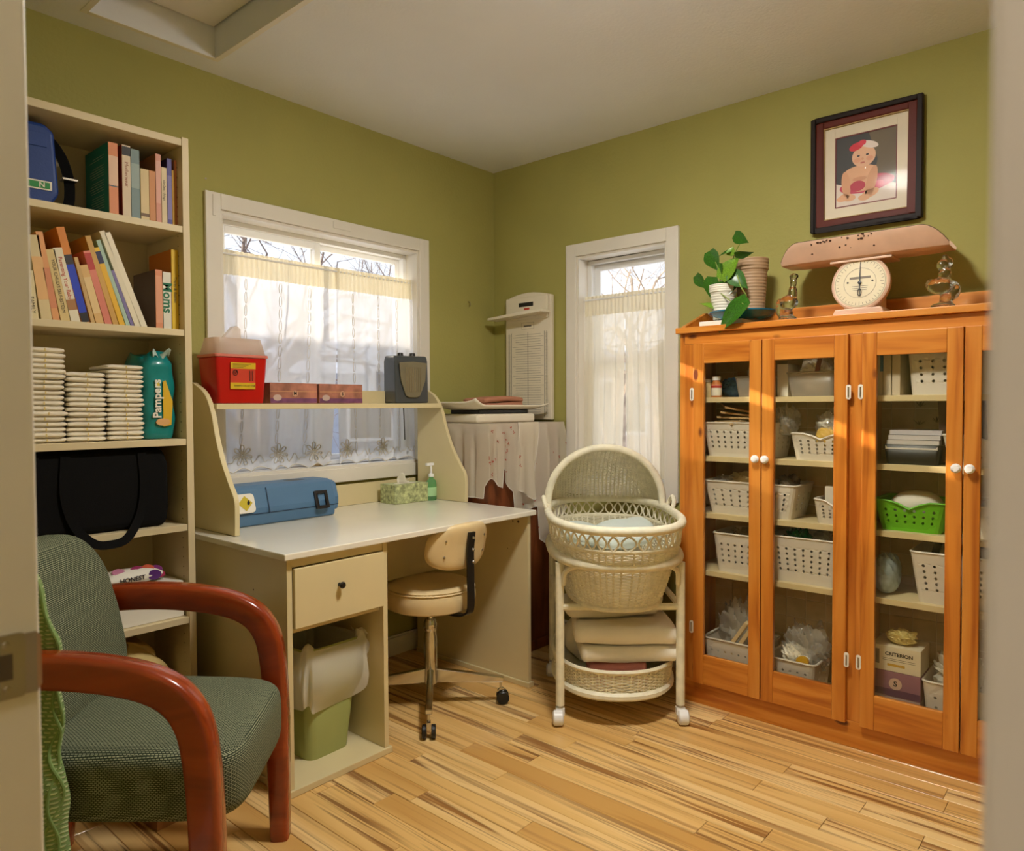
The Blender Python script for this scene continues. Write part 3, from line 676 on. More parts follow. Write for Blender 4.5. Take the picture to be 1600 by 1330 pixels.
# ------------------------------------------------------------------ armchair
CH = R(-44.6)
ac = thing('armchair', 'green upholstered armchair with curved cherry wood arms', 'armchair', (-2.245, -.895, 0), CH)
MT['greenfab'] = weave('green_woven_fabric', (172, 176, 144), (52, 62, 46), 14., kind='UV', bmp=.9)
def armloop(y):
    pts = spline([(.275, y, .0), (.272, y, .25), (.262, y, .48), (.235, y, .585), (.165, y, .64), (.03, y, .668), (-.12, y, .672), (-.215, y, .655), (-.25, y, .60), (-.262, y, .45), (-.285, y, .2), (-.30, y, .0)], 7)
    vs = []; n = len(pts)
    for i, p in enumerate(pts):
        a = pts[max(0, i-1)]; b = pts[min(n-1, i+1)]; t = (b-a).normalized(); nn = Vector((-t.z, 0, t.x)); wd = .030+.004*math.sin(PI*i/n)
        if p.z < .3: wd = .024+.006*p.z/.3
        for q in rrect(.056, wd*2, .012, 2): vs.append(p+Vector((0, q[0], 0))+nn*q[1])
    N = 12; m = MB()
    fs = [(i*N+k, i*N+(k+1) % N, (i+1)*N+(k+1) % N, (i+1)*N+k) for i in range(n-1) for k in range(N)]+[tuple(range(N)), tuple(range(n*N-1, (n-1)*N-1, -1))]
    m.add(vs, fs); return m
for y in (-.275, .275): armloop(y).obj('arm', 'cherry', ac, True, ang=60)
def uvgrid(m, name, mat, parent, uvs, **kw):
    o = m.obj(name, mat, parent, True, **kw); me = o.data; uv = me.uv_layers.new(name='UVMap')
    for p in me.polygons:
        n = [abs(c) for c in p.normal]; k = n.index(max(n)); a, b = ((1, 2), (0, 2), (0, 1))[k]
        for l in p.loop_indices:
            v = me.vertices[me.loops[l].vertex_index].co; uv.data[l].uv = uvs(v) if uvs else (v[a], v[b])
    return o
# seat: crowned slab with rounded edges
def slab(w_, d, h, fn, nx=16, ny=16, pw=6):
    # closed cushion: x,y in superellipse, top/bottom crowned
    m = MB()
    def S(u, v):
        th = 2*PI*u; ph = PI*(v-.5); c = abs(math.cos(ph))**.17; s_ = math.copysign(abs(math.sin(ph))**.42, math.sin(ph))
        p = sel(th, w_/2*c, d/2*c, pw); return fn(p[0], p[1], s_*h/2)
    m.grid(S, 64, 20, True); return m
uvgrid(slab(.52, .45, .15, lambda x, y, z: (x+.055, y, .40+z+.012*max(0, z/.05)*math.cos(x*4)*math.cos(y*5)-.012*(x/.26))), 'seat', 'greenfab', ac, None)
def bk(x, y, z):   # x across, y up, z thickness -> local chair
    zz = .665+y; lx = -.165-.03*((zz-.69)/.2)-.05*max(0, (zz-.72)/.17)**2+.02*math.cos((zz-.58)*7)-.10*(abs(x)/.27)**2*0
    return (lx+z, x, zz)
uvgrid(slab(.45, .40, .075, bk), 'backrest', 'greenfab', ac, None)
MB().box(-.17, .22, -.19, .19, .325, .36).obj('seat_frame', 'cherry', ac, bev=.006)
MB().box(-.27, -.235, -.25, .25, .58, .63).obj('back_rail', 'cherry', ac, bev=.006)

# knitted throw over the near side of the chair back
MT['knit'] = weave('green_knit', (196, 210, 156), (128, 154, 96), 6.5, .95, 1.0, .008, 'UV')
bd_ = [(.975, -.16), (.91, -.085), (.84, -.055), (.72, -.022), (.50, -.016), (.40, .0), (.06, .012)]
def xr(z):
    for (z0, x0), (z1, x1) in zip(bd_, bd_[1:]):
        if z >= z1: return x0+(x1-x0)*(z0-z)/(z0-z1)
    return bd_[-1][1]
def thr(u, v):
    z = .975-.915*v; x = -.36+(xr(z)+.36)*u
    y = -.2365-.006*math.sin(x*55+z*6)*(.3+.7*min(1, abs(z-.65)/.12)) - (.018*math.sin(x*38+z*9)*min(1, max(0, .56-z)/.15))
    if z < .54: y -= .02*min(1, (.54-z)/.1)
    return (x+.004*math.sin(z*47), y, z+.006*math.sin(x*31))
m = MB(); m.grid(thr, 50, 90)
th = tag(uvgrid(m, 'knitted_throw', 'knit', None, lambda v: (v.x+.12*math.sin(v.z*9), v.z), solid=.014, loc=(-2.245, -.895, 0), rot=(0, 0, CH)), 'light green cable-knit throw hanging over the near side of the armchair', 'blanket')
m = MB()
for k in range(5):
    x0 = -.02-.058*k
    for ph in (0, PI): m.tube([Vector(thr(max(0, min(1, (x0+.012*math.sin(z_*34+ph)+.36)/(xr(.975-.915*z_)+.36))), z_))+Vector((0, -.007-.002*math.cos(z_*34+ph), 0)) for z_ in [q/70 for q in range(2, 70)]], .0032, 6)
m.obj('cable_stitch', 'knit', th, True)

# ------------------------------------------------------------------ swivel stool with back
MT['vin'] = M('cream_vinyl', (226, 202, 154), .42, var=.04, vs=9, bmp=.15, bs=120)
st = thing('swivel_stool', 'cream vinyl swivel stool with padded back and chrome base at the desk', 'stool', (-1.0, -.565, 0))
MB().lathe([(.0001, .395), (.15, .395), (.172, .405), (.178, .43), (.178, .455), (.172, .472), (.165, .476), (.168, .48), (.15, .492), (.08, .502), (.0001, .504)], 40).obj('seat', 'vin', st, True)
MB().tube([(.175*math.cos(2*PI*i/40), .175*math.sin(2*PI*i/40), .474) for i in range(40)], .003, 6, True).obj('piping', 'vin', st, True)
def pad(x, y, z):
    return (x, -.192+.045*(x/.15)**2*1.0+z-.018*(y/.1), .655+y)
m = MB()
def SP(u, v):
    th_ = 2*PI*u; ph = PI*(v-.5); c = abs(math.cos(ph))**.3; s_ = math.copysign(abs(math.sin(ph))**.6, math.sin(ph)); p = sel(th_, .152*c, .088*c, 2.8); return pad(p[0], p[1], s_*.021)
m.grid(SP, 48, 14, True); bkp = m.obj('backrest', 'vin', st, True)
for sx in (-.1, .1):
    for sy in (-.03, .03): MB().lathe([(.0001, .003), (.004, .002), (.005, 0)], 10).obj('screw', 'steel', bkp, loc=(sx, pad(sx, sy, -.021)[1], .655+sy), rot=(R(90), 0, 0))
m = MB(); pth = spline([(0, -.05, .388), (0, -.15, .388), (0, -.2, .40), (0, -.222, .43), (0, -.222, .55), (0, -.222, .64), (0, -.230, .71)], 6)
m.tube(pth, .016, 4, sq=(.35, 1.45)); bar_ = m.obj('back_bar', 'black', st)
for z in (.60, .645, .69): MB().lathe([(.0001, .004), (.005, .003), (.006, 0)], 10).obj('screw', 'chrome', bar_, loc=(0, -.238, z), rot=(R(90), 0, 0))
MB().tube([(0, 0, .30), (0, 0, .394)], .012, 12).obj('spindle', 'chrome', st, True)
MB().lathe([(.0001, .09), (.024, .09), (.026, .1), (.026, .27), (.022, .295), (.022, .30), (.026, .305), (.026, .33), (.02, .345), (.0001, .345)], 20).obj('column', 'chrome', st, True)
for k in range(4):
    a = R(-44+90*k); c, s_ = math.cos(a), math.sin(a); T = Matrix.Rotation(a, 4, 'Z')
    m = MB(); m.prism([(.02, .095), (.285, .085), (.288, .105), (.02, .150)], 'y', -.0125, .0125, T=T); m.obj('base_leg', 'chrome', st, bev=.003)
    c2 = MB(); c2.tube([(.275, 0, .085), (.275, 0, .055)], .005, 8, T=T); c2.prism([(.262, .05), (.262, .03), (.29, .03), (.29, .058), (.275, .064)], 'y', -.007, .007, T=T)
    for sg in (-1, 1): c2.lathe([(.0001, -.008), (.022, -.008), (.0248, -.005), (.0248, .005), (.022, .008), (.0001, .008)], 18, T=T @ Matrix.Translation((.283, sg*.0165, .0252)) @ Matrix.Rotation(R(90), 4, 'X'), mi=1)
    c2.obj('caster', ['chrome', 'black'], st, True)

# ------------------------------------------------------------------ corner chest with sheer cloth, baby scale, measuring board
ch = thing('corner_chest', 'tall red-brown wooden chest in the room corner under a sheer cloth', 'chest', (0, 0, 0))
MB().box(-.555, -.045, -.47, -.04, .05, 1.075).obj('body', 'brown', ch, bev=.004)
MB().box(-.565, -.035, -.48, -.035, 1.075, 1.093).obj('top', 'brown', ch, bev=.003)
MB().box(-.56, -.04, -.475, -.04, 0, .05).obj('base', 'brown', ch, bev=.003)
MB().box(-.35, -.06, -.478, -.4705, .69, .715).obj('strap', 'vinyl', ch, bev=.001)
MB().box(-.36, -.31, -.484, -.4785, .683, .722).obj('buckle', 'black', ch, bev=.002)
# tablecloth: top sheet and a hanging skirt round two sides
cl = MB()
x0, x1, y0, y1, zt = -.575, -.03, -.492, -.03, 1.0955
per = [(x0, y1, 0), (x0, y0, .6), (x1, y0, 1.2)]
def skirt(u, v):
    L1, L2 = y1-y0, x1-x0; s_ = u*(L1+L2)
    if s_ < L1: px, py, nx, ny = x0, y1-s_, -1, 0
    else: px, py, nx, ny = x0+(s_-L1), y0, 0, -1
    k = max(0, 1-abs(s_-L1)/.06)
    if k > 0: nx, ny = (-.7, -.7)
    hem = .36+.08*math.sin(u*9+1)+.05*math.sin(u*23)
    if .52 < u < .60: hem -= .10
    if u > .78: hem += .15
    if s_ < L1-.05: hem = .33
    f = .018*math.sin(s_*62)+.012*math.sin(s_*31+1.3)+.007*math.sin(s_*97)
    vv = v*hem; a = f*min(1, vv/.12)*.8+.012*min(1, vv/.05)+.01*vv
    return (max(-.585, px+nx*a), py+ny*a, zt-vv+.0005)
cl.grid(skirt, 150, 26)
cl.grid(lambda u, v: (x0+(x1-x0)*u, y0+(y1-y0)*v, zt), 6, 6)
MT['dot'] = M('red_embroidery', (176, 70, 50), .9)
clo = tag(cl.obj('tablecloth', 'tulle', None, True), 'sheer cream tablecloth with red flower sprigs over the corner chest', 'tablecloth')
# embroidered sprigs following the skirt, white hem cord
m = MB(); rs = random.Random(8)
for k in range(46):
    u, v = rs.uniform(.42, 1), rs.uniform(.06, .95); p = Vector(skirt(u, v))
    for q in range(4):
        a = rs.uniform(0, 6.3); d = Vector((math.cos(a), 0, math.sin(a)))*.006; p2 = p+Vector((0, -.0025, 0))
        m.add([p2, p2+d+Vector((d.z, 0, -d.x))*.4, p2+d*1.6, p2+d-Vector((d.z, 0, -d.x))*.4], [(0, 1, 2, 3)])
m.obj('sprig_embroidery', 'dot', clo)
m = MB(); m.tube([skirt(i/150, 1) for i in range(151)], .0022, 5); m.obj('hem', 'embroid', clo, True)
# the front corner thrown forward in a loose fold
def lap(u, v):
    x = -.395+.15*u*(1-.35*v)+.05*v*math.sin(u*3); y = -.505-.022*math.sin(u*PI)*v-.012*math.sin(u*14)*v; z = 1.100-.36*v*(1-.3*abs(u-.5))
    return (x-.03*v, y-.01*min(1, v*8), z)
m = MB(); m.grid(lap, 18, 18); m.obj('folded_corner', 'tulle', clo, True)
m = MB(); m.tube([lap(0, i/18) for i in range(19)]+[lap(i/18, 1) for i in range(1, 19)]+[lap(1, 1-i/18) for i in range(1, 19)], .002, 5); m.obj('hem', 'embroid', clo, True)
MT['scalew'] = M('white_scale_plastic', (232, 222, 200), .35, var=.03)
bsx = thing('baby_scale', 'white baby scale with curved weighing tray on the sheer-covered chest', 'scale', (-.315, -.27, 1.0965), R(-3))
MB().box(-.22, .17, -.13, .13, .0, .042).obj('base', 'scalew', bsx, bev=.012, seg=3)
MB().box(-.18, .15, -.10, .10, .042, .062).obj('neck', 'black', bsx, bev=.004)
def tray(u, v):
    x = -.255+.50*u; y = -.155+.31*v; e = max(abs(2*v-1)-.45, 0)/.55; ex = max(abs(2*u-1)-.75, 0)/.25
    return (x, y, .064+.016*e**2+.032*ex**1.5*(1 if u < .5 else .35))
m = MB(); m.grid(tray, 30, 20); m.obj('tray', 'scalew', bsx, True, solid=.007)
MT['tan'] = M('dusty_rose_blanket', (176, 122, 96), .95, bmp=.4, bs=150, spec=.1)
tag(folded(.27, .18, .055, 2, 8).obj('folded_blanket', 'tan', None, True, loc=(-.335, -.285, 1.166), rot=(0, R(-1), R(-3)), sub=1), 'folded dusty rose blanket lying on the baby scale', 'blanket')
# height measuring board on the wall
mb = thing('measuring_board', 'white wall-mounted infant measuring board with a sliding head and display', 'measuring board', (0, 0, 0))
out = [(-.11, 1.105), (-.415, 1.105), (-.415, 1.735)]+[(-.415+.305*t/8, 1.735+.024*math.sin(PI*t/8)) for t in range(1, 8)]+[(-.11, 1.73)]
MB().prism(out, 'x', -.030, -.006).obj('board', 'scalew', mb, bev=.004)
MB().prism([(-.40, 1.62), (-.125, 1.62), (-.125, 1.735), (-.40, 1.735)], 'x', -.045, -.0305).obj('head_unit', 'scalew', mb, bev=.004)
hd = MB().prism([(-.42, 1.64), (-.06, 1.622), (-.06, 1.635), (-.30, 1.652), (-.42, 1.655)], 'x', -.12, -.046).obj('head_slide', 'scalew', mb, bev=.003)
MB().box(-.0462, -.0452, -.31, -.215, 1.685, 1.706).obj('display', 'black', mb)
MT['red'] = M('red_print', (200, 70, 50), .6); MT['ink'] = M('grey_ink', (120, 112, 100), .8)
MB().box(-.0462, -.0452, -.285, -.25, 1.668, 1.678).obj('badge', 'red', mb)
m = MB()
for k in range(34):
    z = 1.13+k*.0125; w_ = .105 if k % 4 else .13
    m.box(-.0308, -.0302, -.262-w_*.8, -.262+w_*.8, z, z+.0013)
for y in (-.262, -.385, -.135, -.37, -.15): m.box(-.0308, -.0302, y-.0008, y+.0008, 1.115, 1.555)
for k in range(60):
    z = 1.12+k*.0072
    for y in (-.385, -.135): m.box(-.0308, -.0302, y-.008, y+.008, z, z+.0012)
for (a, b) in ((-.30, 1.605), (-.22, 1.605)): m.box(-.0308, -.0302, a-.002, a-.0008, 1.572, b)
m.box(-.0308, -.0302, -.30, -.22, 1.572, 1.5732).box(-.0308, -.0302, -.30, -.22, 1.604, 1.605).box(-.0308, -.0302, -.285, -.235, 1.583, 1.591)
m.obj('scale_print', 'ink', mb)
# ------------------------------------------------------------------ curtains
def cpanel(ax, a0, a1, d, z0, z1, per, amp, seed, swing=0., nz=40, scal=0.):
    rd = random.Random(seed); ph = [rd.uniform(0, 6.3) for _ in range(4)]
    def S(u, v):
        a = a0+(a1-a0)*u+swing*(max(0, v)**1.8); s_ = (a1-a0)*u
        k = .45+.55*v
        f = amp*k*(math.sin(s_/per*2*PI+ph[0])+.45*math.sin(s_/per*3.7*PI+ph[1]+v)+.3*math.sin(s_/per*1.1*PI+ph[2]+v*2))
        if v < .1: f = amp*.35*math.sin(s_/.022*2*PI+ph[3])+f*v*6
        z = z1+(z0-z1)*v
        if v > .96: z += scal*abs(math.sin(s_/.085*PI))
        return (a, d+f, z) if ax == 'x' else (d+f, a, z)
    return S
def curtain(name, label, ax, a0, a1, d, z0, z1, per, amp, seed, swing, m1, m2, lines, flowers, nu=140):
    S = cpanel(ax, a0, a1, d, z0, z1, per, amp, seed, swing, scal=.018)
    H = .085/(z1-z0)
    t = thing(name, label, 'curtain', (0, 0, 0))
    m = MB(); m.grid(lambda u, v: S(u, H+(1-H)*v), nu, 44); m.obj('panel', m1, t, True, ang=180)
    m = MB(); m.grid(lambda u, v: S(u, -.012+(H+.012)*v), nu, 6); m.obj('header', m2, t, True, ang=180)
    e = -.004 if True else 0
    off = Vector((0, -.003, 0)) if ax == 'x' else Vector((-.003, 0, 0))
    m = MB(); m.tube([Vector(S(i/nu, 1))+off for i in range(nu+1)], .0022, 5); m.obj('hem', 'embroid', t, True)
    if lines:
        m = MB()
        for u in lines:
            for k in range(14):
                v0 = H+.01+(.93-H)*k/14; v1 = v0+(.93-H)/14*.9
                loop = []
                for q in range(10):
                    aa = 2*PI*q/10; loop.append(Vector(S(min(1, max(0, u+.010*math.cos(aa))), (v0+v1)/2+(v1-v0)/2*math.sin(aa)))+off)
                m.tube(loop, .0013, 4, True)
        m.obj('embroidered_chain', 'embroid', t, True)['kind'] = 'stuff'
    if flowers:
        m = MB()
        for u in flowers:
            c = Vector(S(u, .92))
            for k in range(7):
                a = R(90+k*360/7); r1 = .042; lp_ = []
                for q in range(10):
                    b = 2*PI*q/10; rr = r1*(.55+.45*math.cos(b)); tt = a+.28*math.sin(b)
                    ds, dz = rr*math.cos(tt)*1., rr*math.sin(tt)
                    lp_.append(c+(Vector((ds, 0, dz)) if ax == 'x' else Vector((0, ds, dz)))+off*1.5)
                m.tube(lp_, .0026, 4, True)
        # scroll line between flowers
        pts = [Vector(S(i/90, .945+.02*math.sin(i*.7)))+off for i in range(91)]
        m.tube(pts, .002, 4)
        m.obj('embroidered_flowers', 'embroid', t, True)
    return t
curtain('cafe_curtain', 'wide sheer white cafe curtain on the left of the desk window', 'x', -1.534, -.985, .036, .915, 1.778, .17, .014, 1, -.045, 'curtain', 'curthem', (.2, .47, .74), (.22, .5, .8))
curtain('cafe_curtain', 'narrower sheer white cafe curtain on the right of the desk window', 'x', -1.0, -.562, .030, .918, 1.778, .15, .014, 2, .012, 'curtain', 'curthem', (.2, .52, .8), (.1, .55))
curtain('cafe_curtain', 'cream gathered cafe curtain on the left of the narrow window', 'y', -.800, -.570, .040, .82, 1.70, .06, .009, 3, .02, 'curt2', 'curthem', (), (), 90)
curtain('cafe_curtain', 'cream gathered cafe curtain on the right of the narrow window', 'y', -1.037, -.803, .036, .82, 1.70, .06, .009, 4, -.01, 'curt2', 'curthem', (), (), 90)
rd1 = tag(MB().tube([(-1.5355, .034, 1.772), (-.5605, .034, 1.772)], .004, 8).obj('curtain_rod', 'vinyl', None, True), 'thin white tension rod across the desk window', 'rod')
rd2 = tag(MB().tube([(.038, -1.0375, 1.692), (.038, -.5685, 1.692)], .004, 8).obj('curtain_rod', 'vinyl', None, True), 'thin white tension rod across the narrow window', 'rod')

# ------------------------------------------------------------------ books
def mat3(rgb_, rough=.55): 
    k = 'c_%d_%d_%d' % rgb_
    if k not in MT: MT[k] = M(k, rgb_, rough, var=.05)
    return k
def book(name, label, x, z, th, h, d, cover, spine=None, lean=0., yf=-.262, group=None, bands=(), text=None, tcol=(60, 40, 30), tsize=None, lines=False, tz=.5):
    # spine faces -y; x is the left edge of the spine at the shelf
    o = thing(name, label, 'book', (x+(th if lean else 0), yf, z+.0008), group=group, rot=(0, -lean, 0) if lean else None)
    ox = -th if lean else 0
    c = .0016; cm = mat3(cover); sm = mat3(spine or cover)
    MB().box(ox, ox+c, .002, d, 0, h).box(ox+th-c, ox+th, .002, d, 0, h).obj('cover', cm, o)
    MB().box(ox, ox+th, 0, .002, 0, h).obj('spine', sm, o, bev=.0008)
    MB().box(ox+c, ox+th-c, .002, d-.003, .003, h-.003).obj('page_block', 'pages', o)
    for (a, b, col) in bands: MB().box(ox+.0004, ox+th-.0004, -.0004, 0, h*a, h*b).obj('spine_band', mat3(col), o)
    if text: lettering(text, tsize or th*.62, mat3(tcol), o, (ox+th/2, -.0007, h*tz), FRONT, R(-90), bold=.0009 if text == 'Moms' else 0.)
    if lines:
        m = MB(); rr = random.Random(len(label))
        for k in range(22):
            zz = h*(.86-.034*k); 
            if k in (2, 3, 9, 15): continue
            w_ = d*rr.uniform(.45, .62); m.box(ox-.0004, ox, d*.2, d*.2+w_, zz, zz+.0014)
        m.obj('cover_print', mat3((190, 200, 180)), o)
    return o
Z5, Z4 = 1.764, 1.429
G1, G2, G3 = 'books upright on the top shelf', 'books leaning on the second shelf', 'books upright at the right of the second shelf'
sx = -.026
bk_ = [  # x, thickness, top z, cover, spine, label
    (-2.031, .027, 1.988, (24, 136, 122), (222, 140, 92), 'large teal hardcover with salmon spine on the top shelf', dict(lines=True, bands=((.42, .82, (228, 190, 160)), (.40, .415, (90, 110, 120))), d=.19)),
    (-1.992, .025, 1.990, (206, 40, 24), (222, 202, 172), 'red book with cream spine on the top shelf', dict(bands=((.86, .98, (40, 34, 30)),), text='Motherwear', tcol=(150, 70, 50), tz=.6)),
    (-1.966, .026, 1.984, (120, 140, 140), None, 'blue-grey book on the top shelf', dict(bands=((.45, .8, (150, 166, 160)),))),
    (-1.938, .026, 1.930, (220, 196, 146), None, 'short cream paperback beside the blue-grey book', dict(bands=((.1, .16, (120, 90, 60)),))),
    (-1.911, .019, 1.930, (206, 140, 84), None, 'short tan paperback on the top shelf', dict()),
    (-1.891, .017, 1.988, (150, 92, 52), (214, 150, 130), 'tall pink-spined book with brown cover', dict(bands=((.3, .9, (222, 168, 150)),))),
    (-1.873, .017, 1.950, (226, 206, 166), None, 'cream paperback with dark script on the spine', dict(text='the best things', tcol=(70, 50, 34), tsize=.011, tz=.6)),
    (-1.855, .015, 1.982, (50, 44, 120), (92, 84, 150), 'purple-blue paperback on the top shelf', dict(bands=((.1, .75, (130, 120, 176)),))),
    (-1.839, .0075, 1.948, (222, 170, 60), None, 'thin yellow paperback on the top shelf', dict()),
    (-1.8310, .0075, 1.982, (206, 130, 100), None, 'thin pink paperback against the bookshelf side', dict())]
for x, t, top, c, s_, lab, kw in bk_:
    d_ = kw.pop('d', .15); book('book', lab, x+sx*.0+.0, Z5, t, top-Z5, d_, c, s_, group=G1, **kw)
# leaning row: (bottom left x, lean deg, thickness, length along spine)
lean = [(-2.236, 5, .024, .14, (222, 206, 160), None, 'cream paperback leftmost in the leaning row', dict(text='FAMILY', tcol=(60, 44, 30), tz=.3)),
        (-2.206, 7, .028, .245, (216, 196, 150), None, 'beige tall paperback second in the leaning row', dict(bands=((.25, .75, (226, 178, 120)),))),
        (-2.176, 9, .018, .258, (226, 160, 104), None, 'orange-tan paperback third in the leaning row', dict(bands=((.15, .6, (216, 140, 100)),))),
        (-2.155, 10, .024, .212, (220, 194, 132), None, "beige paperback on child's self-esteem in the leaning row", dict(text="YOUR CHILD'S SELF-ESTEEM", tcol=(60, 44, 30), tsize=.0125)),
        (-2.128, 12, .025, .222, (232, 222, 196), None, 'white parenting paperback with red lettering in the leaning row', dict(text='Parenting Your Baby', tcol=(190, 60, 50), tsize=.015, tz=.6, bands=((.18, .32, (170, 120, 70)),))),
        (-2.100, 13, .022, .286, (216, 126, 30), (214, 130, 40), 'tall orange book with blue lower spine in the leaning row', dict(bands=((.02, .12, (24, 20, 24)), (.12, .62, (30, 60, 190)), (.62, .72, (50, 40, 40))))),
        (-2.074, 13, .011, .20, (206, 170, 110), None, 'thin tan booklet beside the blue-spined book', dict()),
        (-2.060, 14, .022, .182, (222, 180, 116), None, 'short tan paperback in the leaning row', dict(bands=((.2, .8, (226, 196, 140)),))),
        (-2.035, 15, .020, .228, (222, 130, 110), None, 'pink paperback with red top in the leaning row', dict(bands=((.75, .97, (190, 60, 50)),))),
        (-2.012, 16, .016, .276, (206, 160, 80), None, 'tall ochre paperback in the leaning row', dict()),
        (-1.993, 17, .016, .245, (236, 190, 40), None, 'yellow paperback with red edge in the leaning row', dict(bands=((.0, .8, (230, 180, 40)), (.8, .95, (40, 40, 80))))),
        (-1.974, 18, .012, .27, (170, 196, 180), None, 'pale green slim book in the leaning row', dict()),
        (-1.960, 18.5, .010, .18, (120, 110, 160), None, 'slim violet booklet in the leaning row', dict()),
        (-1.947, 19.5, .016, .305, (226, 216, 190), None, 'tall white binder second from the right of the leaning row', dict()),
        (-1.928, 20.5, .018, .305, (234, 224, 200), None, 'tall white binder rightmost in the leaning row', dict())]
for x, a, t, L, c, s_, lab, kw in lean:
    book('book', lab, x-.012, Z4, t, L, .16, c, s_, lean=R(a), yf=-.258, group=G2, **kw)
for x, t, top, c, s_, lab, kw in [
        (-1.898, .022, 1.618, (84, 62, 44), (216, 140, 100), 'brown photo-covered book with salmon spine on the second shelf', dict(bands=((.1, .9, (222, 156, 120)),))),
        (-1.874, .026, 1.614, (214, 206, 186), (226, 222, 206), 'white book with large green lettering on the second shelf', dict(text='Moms', tcol=(10, 110, 70), tsize=.040, tz=.55)),
        (-1.846, .0215, 1.690, (206, 120, 40), (226, 186, 40), 'thick yellow and orange book at the right end of the second shelf', dict(text='Traits & Babies', tcol=(80, 60, 20), tsize=.014, tz=.5))]:
    book('book', lab, x, Z4, t, top-Z4, .17, c, s_, group=G3, **kw)

# ------------------------------------------------------------------ blue first-aid case with black strap on the top shelf
MT['navy'] = M('royal_blue_nylon', (14, 56, 132), .5, bmp=.2, bs=250)
bc = thing('blue_case', 'royal blue equipment case with black strap on the top shelf', 'case', (-2.30, -.15, Z5+.0008), R(-4))
MB().prism([(-.145, .035), (-.12, 0), (.12, 0), (.145, .035), (.135, .215), (.11, .235), (-.11, .235), (-.135, .215)], 'y', -.09, .09).obj('body', 'navy', bc, bev=.012, seg=3)
MB().box(-.115, .115, -.0925, -.0905, .165, .205).obj('pocket', 'navy', bc, bev=.002)
lb = MB().box(-.12, .125, -.0925, -.0908, .042, .068).obj('label_plate', 'paper', bc)
MB().box(-.05, .12, -.0932, -.0926, .046, .064).obj('label_band', mat3((40, 140, 70)), lb)
MB().box(-.05, .045, -.0938, -.0933, .050, .060).obj('label_text_block', 'paper', lb)
lettering('N', .02, 'paper', lb, (.10, -.0939, .055), bold=.0006)
m = MB(); m.tube(spline([(.05, 0, .236), (.12, 0, .232), (.165, -.01, .18), (.185, -.02, .11), (.185, -.03, .05), (.175, -.05, .012)], 6), .02, 4, sq=(1., .15)); m.obj('strap', 'blackcloth', bc)
MB().box(.165, .205, -.042, -.006, .098, .103).obj('strap_ring', 'steel', bc)

# ------------------------------------------------------------------ stacked diapers
MT['diaper'] = M('diaper_white', (240, 230, 210), .9, var=.05, vs=30, bmp=.4, bs=60, spec=.1)
MT['diapline'] = M('diaper_yellow_line', (222, 196, 120), .9)
def diaper_mesh():
    m = MB()
    def S(u, v):
        th_ = 2*PI*u; a = math.cos(th_); b = math.sin(th_); x = math.copysign(abs(a)**.35, a)*.055; z = math.copysign(abs(b)**.9, b)*.0078
        y = -.085+.17*v; e = min(1, min(v, 1-v)/.05); e = math.sqrt(1-(1-e)**2) if e < 1 else 1
        return (x*(.94+.06*e)+.0015*math.sin(y*90), y, .0078+z*(.25+.75*e)+.001*math.sin(x*60+y*40))
    m.grid(S, 20, 14, True); m.add([S(i/20, 0) for i in range(20)], [tuple(range(20))]); m.add([S(i/20, 1) for i in range(20)], [tuple(range(20))])
    return m.mesh('diaper', 'diaper', True, 60)
dme = diaper_mesh(); dln = MB().box(-.0015, .0015, -.0862, -.0852, .003, .0125).mesh('wetness_line', 'diapline')
rs = random.Random(12)
ORD = ['first', 'second', 'third', 'fourth', 'fifth', 'sixth', 'seventh', 'eighth', 'ninth', 'tenth', 'eleventh', 'twelfth', 'thirteenth', 'fourteenth', 'fifteenth', 'sixteenth', 'seventeenth', 'eighteenth']
for (xc, n, lab, pit) in ((-2.212, 18, 'folded white diaper in the tall stack by the door jamb', .01545), (-2.102, 14, 'folded white diaper in the short middle stack', .0149), (-1.992, 16, 'folded white diaper in the stack beside the teal pack', .0147)):
    for k in range(n):
        lab_ = ('lowest' if k == 0 else 'topmost' if k == n-1 else ORD[k]+' from the bottom,')+' '+lab
        o = ob('diaper', dme, None); o.location = (xc+rs.uniform(-.003, .003), -.178+rs.uniform(-.006, .006), 1.0738+k*pit); o.rotation_euler = (0, 0, rs.uniform(-.04, .04)); o.scale = (1, 1, pit/.0156)
        tag(o, lab_, 'diaper', 'stacked diapers'); ob('wetness_line', dln, o)

# teal diaper pack
MT['teal'] = M('teal_film', (4, 128, 128), .28, var=.08, vs=14, bmp=.5, bs=18, bd=.006, coat=.3)
pp = thing('diaper_pack', 'opened teal plastic pack of diapers standing on the shelf', 'diaper pack', (-1.885, -.165, 1.0738))
m = MB()
def SPk(u, v):
    th_ = 2*PI*u; p = sel(th_, .052, .095, 5); z = .275*v; k = 1-.12*max(0, v-.8)/.2*abs(math.sin(th_*2))
    k *= min(1, .90+v*2); t = max(0, v-.9)/.1
    return (p[0]*k*(1-.15*t)+.003*math.sin(z*60+p[1]*30), p[1]*k*(1-.3*t)+.002*math.sin(z*70), z+.012*t*math.sin(th_*3))
m.grid(SPk, 40, 26, True); m.add([SPk(i/40, 0) for i in range(40)], [tuple(range(40))]); m.add([SPk(i/40, 1) for i in range(40)], [tuple(range(40))])
m.obj('bag', 'teal', pp, True, 55)
lettering('Pampers', .036, 'paper', pp, (-.015, -.1005, .13), FRONT, R(90), bold=.0008, ext=.002)
MB().prism([(.003, .04), (.028, .045), (.034, .12), (.012, .19), (.004, .185)], 'y', -.1015, -.097).obj('yellow_flash', mat3((222, 176, 30)), pp)
MB().prism([(-.018+.014*math.cos(a*PI/6)*1.6+.02, .055+.012*math.sin(a*PI/6)) for a in range(12)], 'y', -.1022, -.098).obj('baby_print', mat3((222, 170, 110)), pp)
